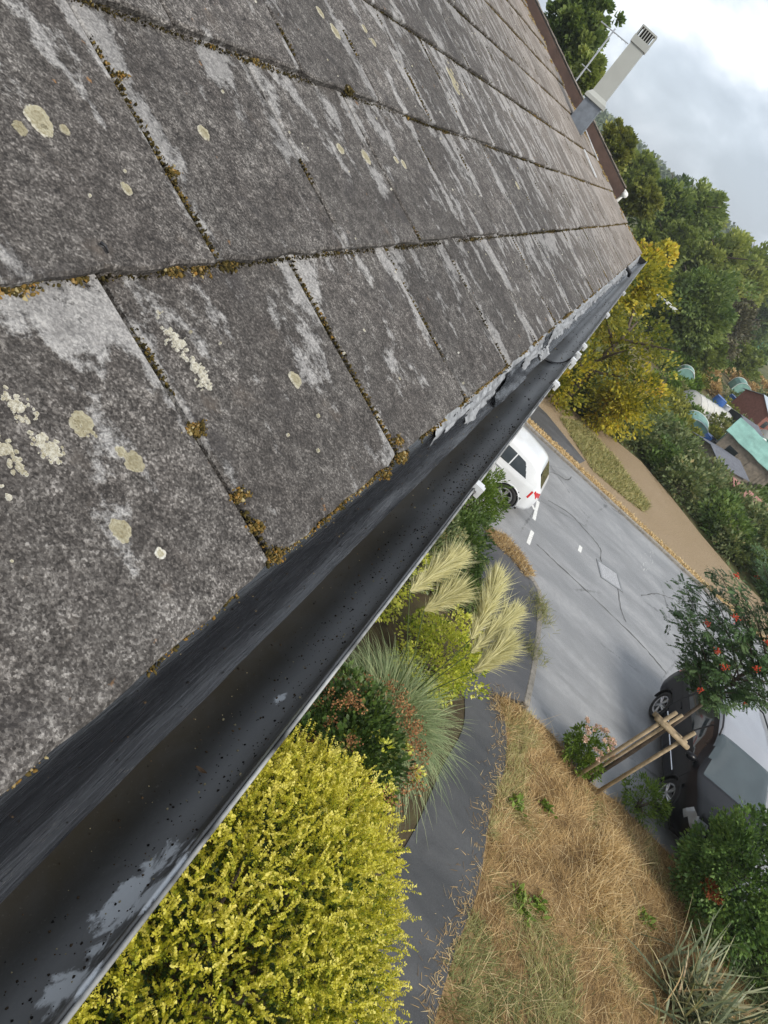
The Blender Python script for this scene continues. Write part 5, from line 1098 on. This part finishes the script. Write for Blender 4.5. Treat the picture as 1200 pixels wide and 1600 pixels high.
def shed(name, label, a, b, depth, h, rise, wall, roofm, boards=True, tarp=False, overhang=.18):
    ang, L = frame_of(a, b); o = empty(name, (a[0], a[1], 0), ang); tag(o, label, 'shed')
    D = depth
    MB().add([(0, 0, 0), (L, 0, 0), (L, D, 0), (0, D, 0), (0, 0, h), (L, 0, h), (L, D, h), (0, D, h), (0, D / 2, h + rise), (L, D / 2, h + rise)], [(0, 1, 5, 4), (2, 3, 7, 6), (0, 4, 8, 7, 3), (1, 2, 6, 9, 5), (4, 5, 9, 8), (6, 7, 8, 9)]).build('wall', wall, o)
    for sg in (0, 1):
        y0, y1 = (-overhang, D / 2) if sg == 0 else (D + overhang, D / 2); zl = h - rise * overhang / (D / 2); vs = []
        for i in range(9):
            x = -overhang + (L + 2 * overhang) * i / 8
            for k in range(5):
                t = k / 4; sag = (.022 * math.sin(i * 2.1 + k) if tarp else 0); vs.append((x, y0 + (y1 - y0) * t, zl + (h + rise - zl) * t + (.11 if tarp else .03) + sag))
        nv = len(vs); vs += [(p[0], p[1], p[2] - .03) for p in vs]; fs = []
        for i in range(8):
            for k in range(4):
                a_ = i * 5 + k; fs += [(a_, a_ + 5, a_ + 6, a_ + 1), (nv + a_, nv + a_ + 1, nv + a_ + 6, nv + a_ + 5)]
        for i in range(8): a_ = i * 5; fs += [(a_, nv + a_, nv + a_ + 5, a_ + 5), (a_ + 4, a_ + 9, nv + a_ + 9, nv + a_ + 4)]
        for k in range(4): fs += [(k, k + 1, nv + k + 1, nv + k), (40 + k, nv + 40 + k, nv + 41 + k, 41 + k)]
        MB().add(vs, fs).build('roof', roofm, o)
    if boards:
        n = int(L / .16)
        for i in range(n): MB().box((.08 + (L - .16) * i / max(1, n - 1), -.012, h / 2), (.14, .02, h - .02)).build('board', wall, o)
        MB().box((L * .68, -.03, h * .45), (.7, .03, h * .85)).build('door', T['oldwood'], o); MB().box((L * .25, -.03, h * .62), (.55, .03, .5)).build('window', T['glass'], o)
    return o
shed('garden_shed', 'timber shed under a bright teal tarpaulin beside the brambles', G2((1097, 712)), G2((1097, 712)) + np.array([-.62, -2.9]), 2.5, 1.65, .62, T['oldwood'], T['teal'], tarp=True)
tq = shed('tool_store', 'low dark store with a grey felt roof in front of the teal covered shed', G2((1097, 748)), G2((1138, 768)), 1.9, 1.0, .22, T['oldwood'], T['slateroof'], boards=False)
shed('garden_shed', 'small red shed with a blue grey roof', G2((1165, 678)), G2((1192, 694)), 2.6, 1.9, .6, T['redwood'], T['blueroof'])
shed('garden_shed', 'black sheeted store between the polytunnel and the red shed', G2((1143, 690)), G2((1166, 704)), 1.8, 1.2, .2, T['black_sheet'], T['slateroof'], boards=False)
shed('cold_frame', 'long low frame roofed with red and white sheets above the brambles', G2((1128, 782)), G2((1212, 850)), 1.3, .75, .18, T['redsheet'], T['redsheet'], boards=False)
ang, L = frame_of(G2((1128, 782)), G2((1212, 850))); cf = [o for o in bpy.data.objects if o.name.startswith('cold_frame')][0]
for i in range(7): MB().box((.2 + (L - .4) * i / 6, .28, .835), (.16, .62, .012), Matrix.Rotation(.267, 3, 'X')).build('white_sheet', T['whiteplastic'], cf)
# greenhouse frame
a, b = G2((1147, 745)), G2((1176, 752)); ang, L = frame_of(a, b); gh = empty('greenhouse_frame', (a[0], a[1], 0), ang); tag(gh, 'bare green framed greenhouse beside the teal covered shed', 'greenhouse'); L = max(L, 2.2)
for x in np.linspace(0, L, 4):
    for y in (0, 2.0): MB().tube([(x, y, 0), (x, y, 1.5), (x, 1.0, 2.1)], .035, 6).build('post', T['greenpole'], gh)
for y, z in ((0, 1.5), (2.0, 1.5), (1.0, 2.1), (0, .75), (2, .75)): MB().tube([(-.05, y, z), (L + .05, y, z)], .03, 6).build('rail', T['greenpole'], gh)
MB().add([(.02, .02, 1.53), (L * .6, .02, 1.53), (L * .6, .98, 2.11), (.02, .98, 2.11)], [(0, 1, 2, 3)]).build('pane', T['whiteplastic'], gh)
p = G2((1168, 735)); m = MB(); vs = [(p[0] + i * .45, p[1] - j * .4, .5 + .25 * math.sin(i * 1.3 + j) + .15 * rnd.random() + .9 * math.sin(math.pi * i / 8) * math.sin(math.pi * j / 6)) for i in range(9) for j in range(7)]
vs += [(v_[0], v_[1], v_[2] - .05) for v_ in vs]; fs = [(i * 7 + j, (i + 1) * 7 + j, (i + 1) * 7 + j + 1, i * 7 + j + 1) for i in range(8) for j in range(6)]; fs += [tuple(63 + k for k in f[::-1]) for f in fs]
tag(m.add(vs, fs).build('crop_net', T['net'], None, True), 'white crop net draped over a bed behind the greenhouse frame', 'net')
def barrel(q, mat, label, r=.3, h=.9, cat='barrel'):
    p = G2(q); o = empty('water_barrel', (p[0], p[1], 0)); tag(o, label, cat); prof = [(r * .9, 0), (r, .12 * h), (r * 1.04, .5 * h), (r, .88 * h), (r * .9, h)]; n = 16
    vs = [(math.cos(t) * a_, math.sin(t) * a_, z) for a_, z in prof for t in np.linspace(0, 2 * math.pi, n, endpoint=False)]
    MB().add(vs, [(i * n + k, i * n + (k + 1) % n, (i + 1) * n + (k + 1) % n, (i + 1) * n + k) for i in range(4) for k in range(n)]).build('drum', mat, o, True)
    MB().tube([(0, 0, h - .02), (0, 0, h + .03)], r * .93, 16).build('lid', mat, o)
barrel((1109, 640), T['bluebarrel'], 'blue water barrel behind the white netted polytunnel', .42, 1.0)
barrel((1132, 634), T['bluebarrel'], 'blue barrel further behind the polytunnel near the teal box', .34, .9)
barrel((1126, 652), T['whiteplastic'], 'white drum with dark base beside the polytunnel', .45, .8)
barrel((1092, 700), T['bluebarrel'], 'blue drum at the corner of the teal covered shed', .33, .8)
barrel((1099, 707), T['black_sheet'], 'black compost drum in front of the teal covered shed', .38, .8)
def cover(q, w_, d_, h_, label, mat=None, cat='cover'):
    p = G2(q); o = empty('crop_cover', (p[0], p[1], 0), R(rnd.uniform(-20, 20))); tag(o, label, cat); K = 9; vs = [(x, math.cos(t) * d_ / 2, max(0, math.sin(t)) ** .6 * h_) for x in (-w_ / 2, -w_ / 6, w_ / 6, w_ / 2) for t in np.linspace(0, math.pi, K)]
    MB().add(vs, [(i * K + k, (i + 1) * K + k, (i + 1) * K + k + 1, i * K + k + 1) for i in range(3) for k in range(K - 1)] + [tuple(range(K)), tuple(3 * K + k for k in range(K - 1, -1, -1))]).build('sheet', mat or T['teal'], o)
    for x in (-w_ / 2 - .01, w_ / 2 + .01): MB().tube([(x, math.cos(t) * (d_ / 2 + .01), max(0, math.sin(t)) ** .6 * h_ + .01) for t in np.linspace(0, math.pi, 12)], .02, 5).build('hoop', T['whiteplastic'], o)
cover((1150, 612), 1.7, 1.5, 1.1, 'bright teal cover standing alone among far allotment plants'); cover((1062, 594), 1.4, 1.2, 1.0, 'teal netting cover below the autumn tree');
cover((1080, 672), 2.2, 1.5, .8, 'teal netting arched over plants beside the shed')
# plants on the plots
GP = 'plants on the allotments'
pp = []
for _ in range(900):
    q = (rnd.uniform(1010, 1215), rnd.uniform(560, 800)); p = gz(q)
    if p[0] < 31 or p[0] > 92 or p[1] > -5.5 or p[1] < -28: continue
    if p[0] < hedge_at(max(-15, p[1])) + 6.2: continue
    if any((p[0] - a_) ** 2 + (p[1] - b_) ** 2 < (1.15 + .012 * p[0]) ** 2 for a_, b_ in pp): continue
    if any(math.hypot(p[0] - o_.location[0], p[1] - o_.location[1]) < 1.5 for o_ in bpy.data.objects if o_.parent is None and o_.get('category') in ('shed', 'polytunnel', 'greenhouse', 'barrel', 'cover')): continue
    pp.append((p[0], p[1]))
for k_, (x, y) in enumerate(pp[:85]):
    h_ = rnd.uniform(.25, .6); mt = rnd.choice(('midgreen', 'bramble', 'conif', 'green_grass', 'tree_c', 'dry'))
    shrub('allotment_plant', {'midgreen': 'mid green', 'bramble': 'grey green', 'conif': 'bright green', 'green_grass': 'olive yellow', 'tree_c': 'yellowing', 'dry': 'straw coloured'}[mt] + ' leafy clump growing on the allotment plots', 'plant', (x, y, h_ * .6), (rnd.uniform(.6, 1.2), rnd.uniform(.6, 1.2), h_ + .15), T[mt], 46, 22, .28, .2, .3, 400 + k_, {'midgreen': 'mid green', 'bramble': 'grey green', 'conif': 'bright green', 'green_grass': 'olive yellow', 'tree_c': 'yellowing', 'dry': 'straw coloured'}[mt] + ' ' + GP, .8)
# sports court and its fence
c0 = gz((1192, 545)); crt = MB().add([(c0[0] - 18, c0[1] + 4, .02), (c0[0] + 30, c0[1] + 4, .02), (c0[0] + 30, c0[1] - 30, .02), (c0[0] - 18, c0[1] - 30, .02)], [(0, 1, 2, 3)]).build('sports_court', plain('court_green', (.10, .30, .09), .8, .15, .3)); crt['kind'] = 'structure'
fn = empty('court_fence', (c0[0] - 18, c0[1] + 4, 0)); tag(fn, 'dark green mesh fence along the far sports court', 'fence')
for i in range(9): MB().tube([(i * 6, 0, 0), (i * 6, 0, 3)], .06, 6).build('post', T['greenpole'], fn)
for z in (.1, 1.5, 2.95): MB().tube([(0, 0, z), (48, 0, z)], .03, 5).build('rail', T['greenpole'], fn)
# street lamp between the trees
lb = gx((1003, 482), 44); lt = gx((1022, 458), 44); lp = empty('street_lamp', (lt[0], lt[1], 0)); tag(lp, 'grey street lamp standing among trees behind the autumn tree', 'lamp')
MB().tube([(0, 0, 0), (0, 0, lt[2])], [.075, .045], 10).build('pole', T['alu'], lp); MB().tube([(0, 0, lt[2]), (0, -.5, lt[2] + .1), (0, -.95, lt[2] + .1)], [.04, .035, .03], 8).build('arm', T['alu'], lp)
MB().box((0, -1.2, lt[2] + .1), (.3, .75, .14)).build('lamp_head', T['whiteplastic'], lp)
# ------------------------------------------------------------------ wooded hill far behind
sk = [(-900, 6), (-200, 10), (-60, 13), (0, 16), (14, 15.2), (30, 15), (60, 17), (200, 14), (900, 7)]
V = []; nxh, nyh = 24, 90
for i in range(nxh + 1):
    for j in range(nyh + 1):
        x = 190 + 600 * i / nxh; y = -500 + 1000 * j / nyh; h_ = np.interp(y / x * 300, [a_ for a_, _ in sk], [b_ for _, b_ in sk]) * (x / 300) ** .8; t = min(1, (x - 190) / 130); V.append((x, y, -.3 + (h_ * .58) * (t * t * (3 - 2 * t)) + 2.0 * mnoise.noise(Vector((x * .012, y * .012, 0))) * t))
hl = MB().add(V, [(i * (nyh + 1) + j, (i + 1) * (nyh + 1) + j, (i + 1) * (nyh + 1) + j + 1, i * (nyh + 1) + j + 1) for i in range(nxh) for j in range(nyh)]).build('hill', T['field'], None, True); hl['kind'] = 'structure'
g = np.random.default_rng(99); Q_, D_, V_ = [], [], []
for _ in range(900):
    x = g.uniform(200, 430); y = g.uniform(-.36, .16) * x; i = min(nxh, int((x - 190) / 25)); j = int((y + 500) / 1000 * nyh); z = V[i * (nyh + 1) + j][2]; r_ = g.uniform(2.2, 4.0)
    d = unit(g.normal(size=(60, 3))); Q_.append(np.array([x, y, z + r_ * .9]) + d * r_ * g.uniform(.6, 1, (60, 1))); D_.append(d + g.normal(0, .4, (60, 3))); V_.append(np.clip(g.normal(.5, .2) + g.normal(0, .12, 60), 0, 1))
Q_, D_, V_ = np.concatenate(Q_), np.concatenate(D_), np.concatenate(V_)
T['farwood'] = leafmat('far_wood', [(0, (.05, .075, .04)), (.5, (.11, .15, .075)), (1, (.19, .22, .11))], .7, .15)
tag(link('woodland', leaf_mesh('woodland', Q_, D_, g.uniform(1.0, 2.0, len(Q_)), .45, V_), T['farwood']), 'far wooded hillside fading behind the tree line', 'woodland', kind='stuff')

# ------------------------------------------------------------------ damp air
hz_ = MB().box((650, 0, 21), (1800, 1900, 45)).build('haze', None); hz_['kind'] = 'stuff'; tag(hz_, 'thin damp air softening the far trees', 'haze')
hm = bpy.data.materials.new('damp_air'); hm.use_nodes = True; ht = hm.node_tree; ht.nodes.clear(); ho = ht.nodes.new('ShaderNodeOutputMaterial'); hv = ht.nodes.new('ShaderNodeVolumePrincipled')
hv.inputs['Color'].default_value = (.86, .9, .95, 1); hv.inputs['Density'].default_value = .0007; hv.inputs['Anisotropy'].default_value = .3; ht.links.new(hv.outputs[0], ho.inputs['Volume']); hz_.data.materials.append(hm)
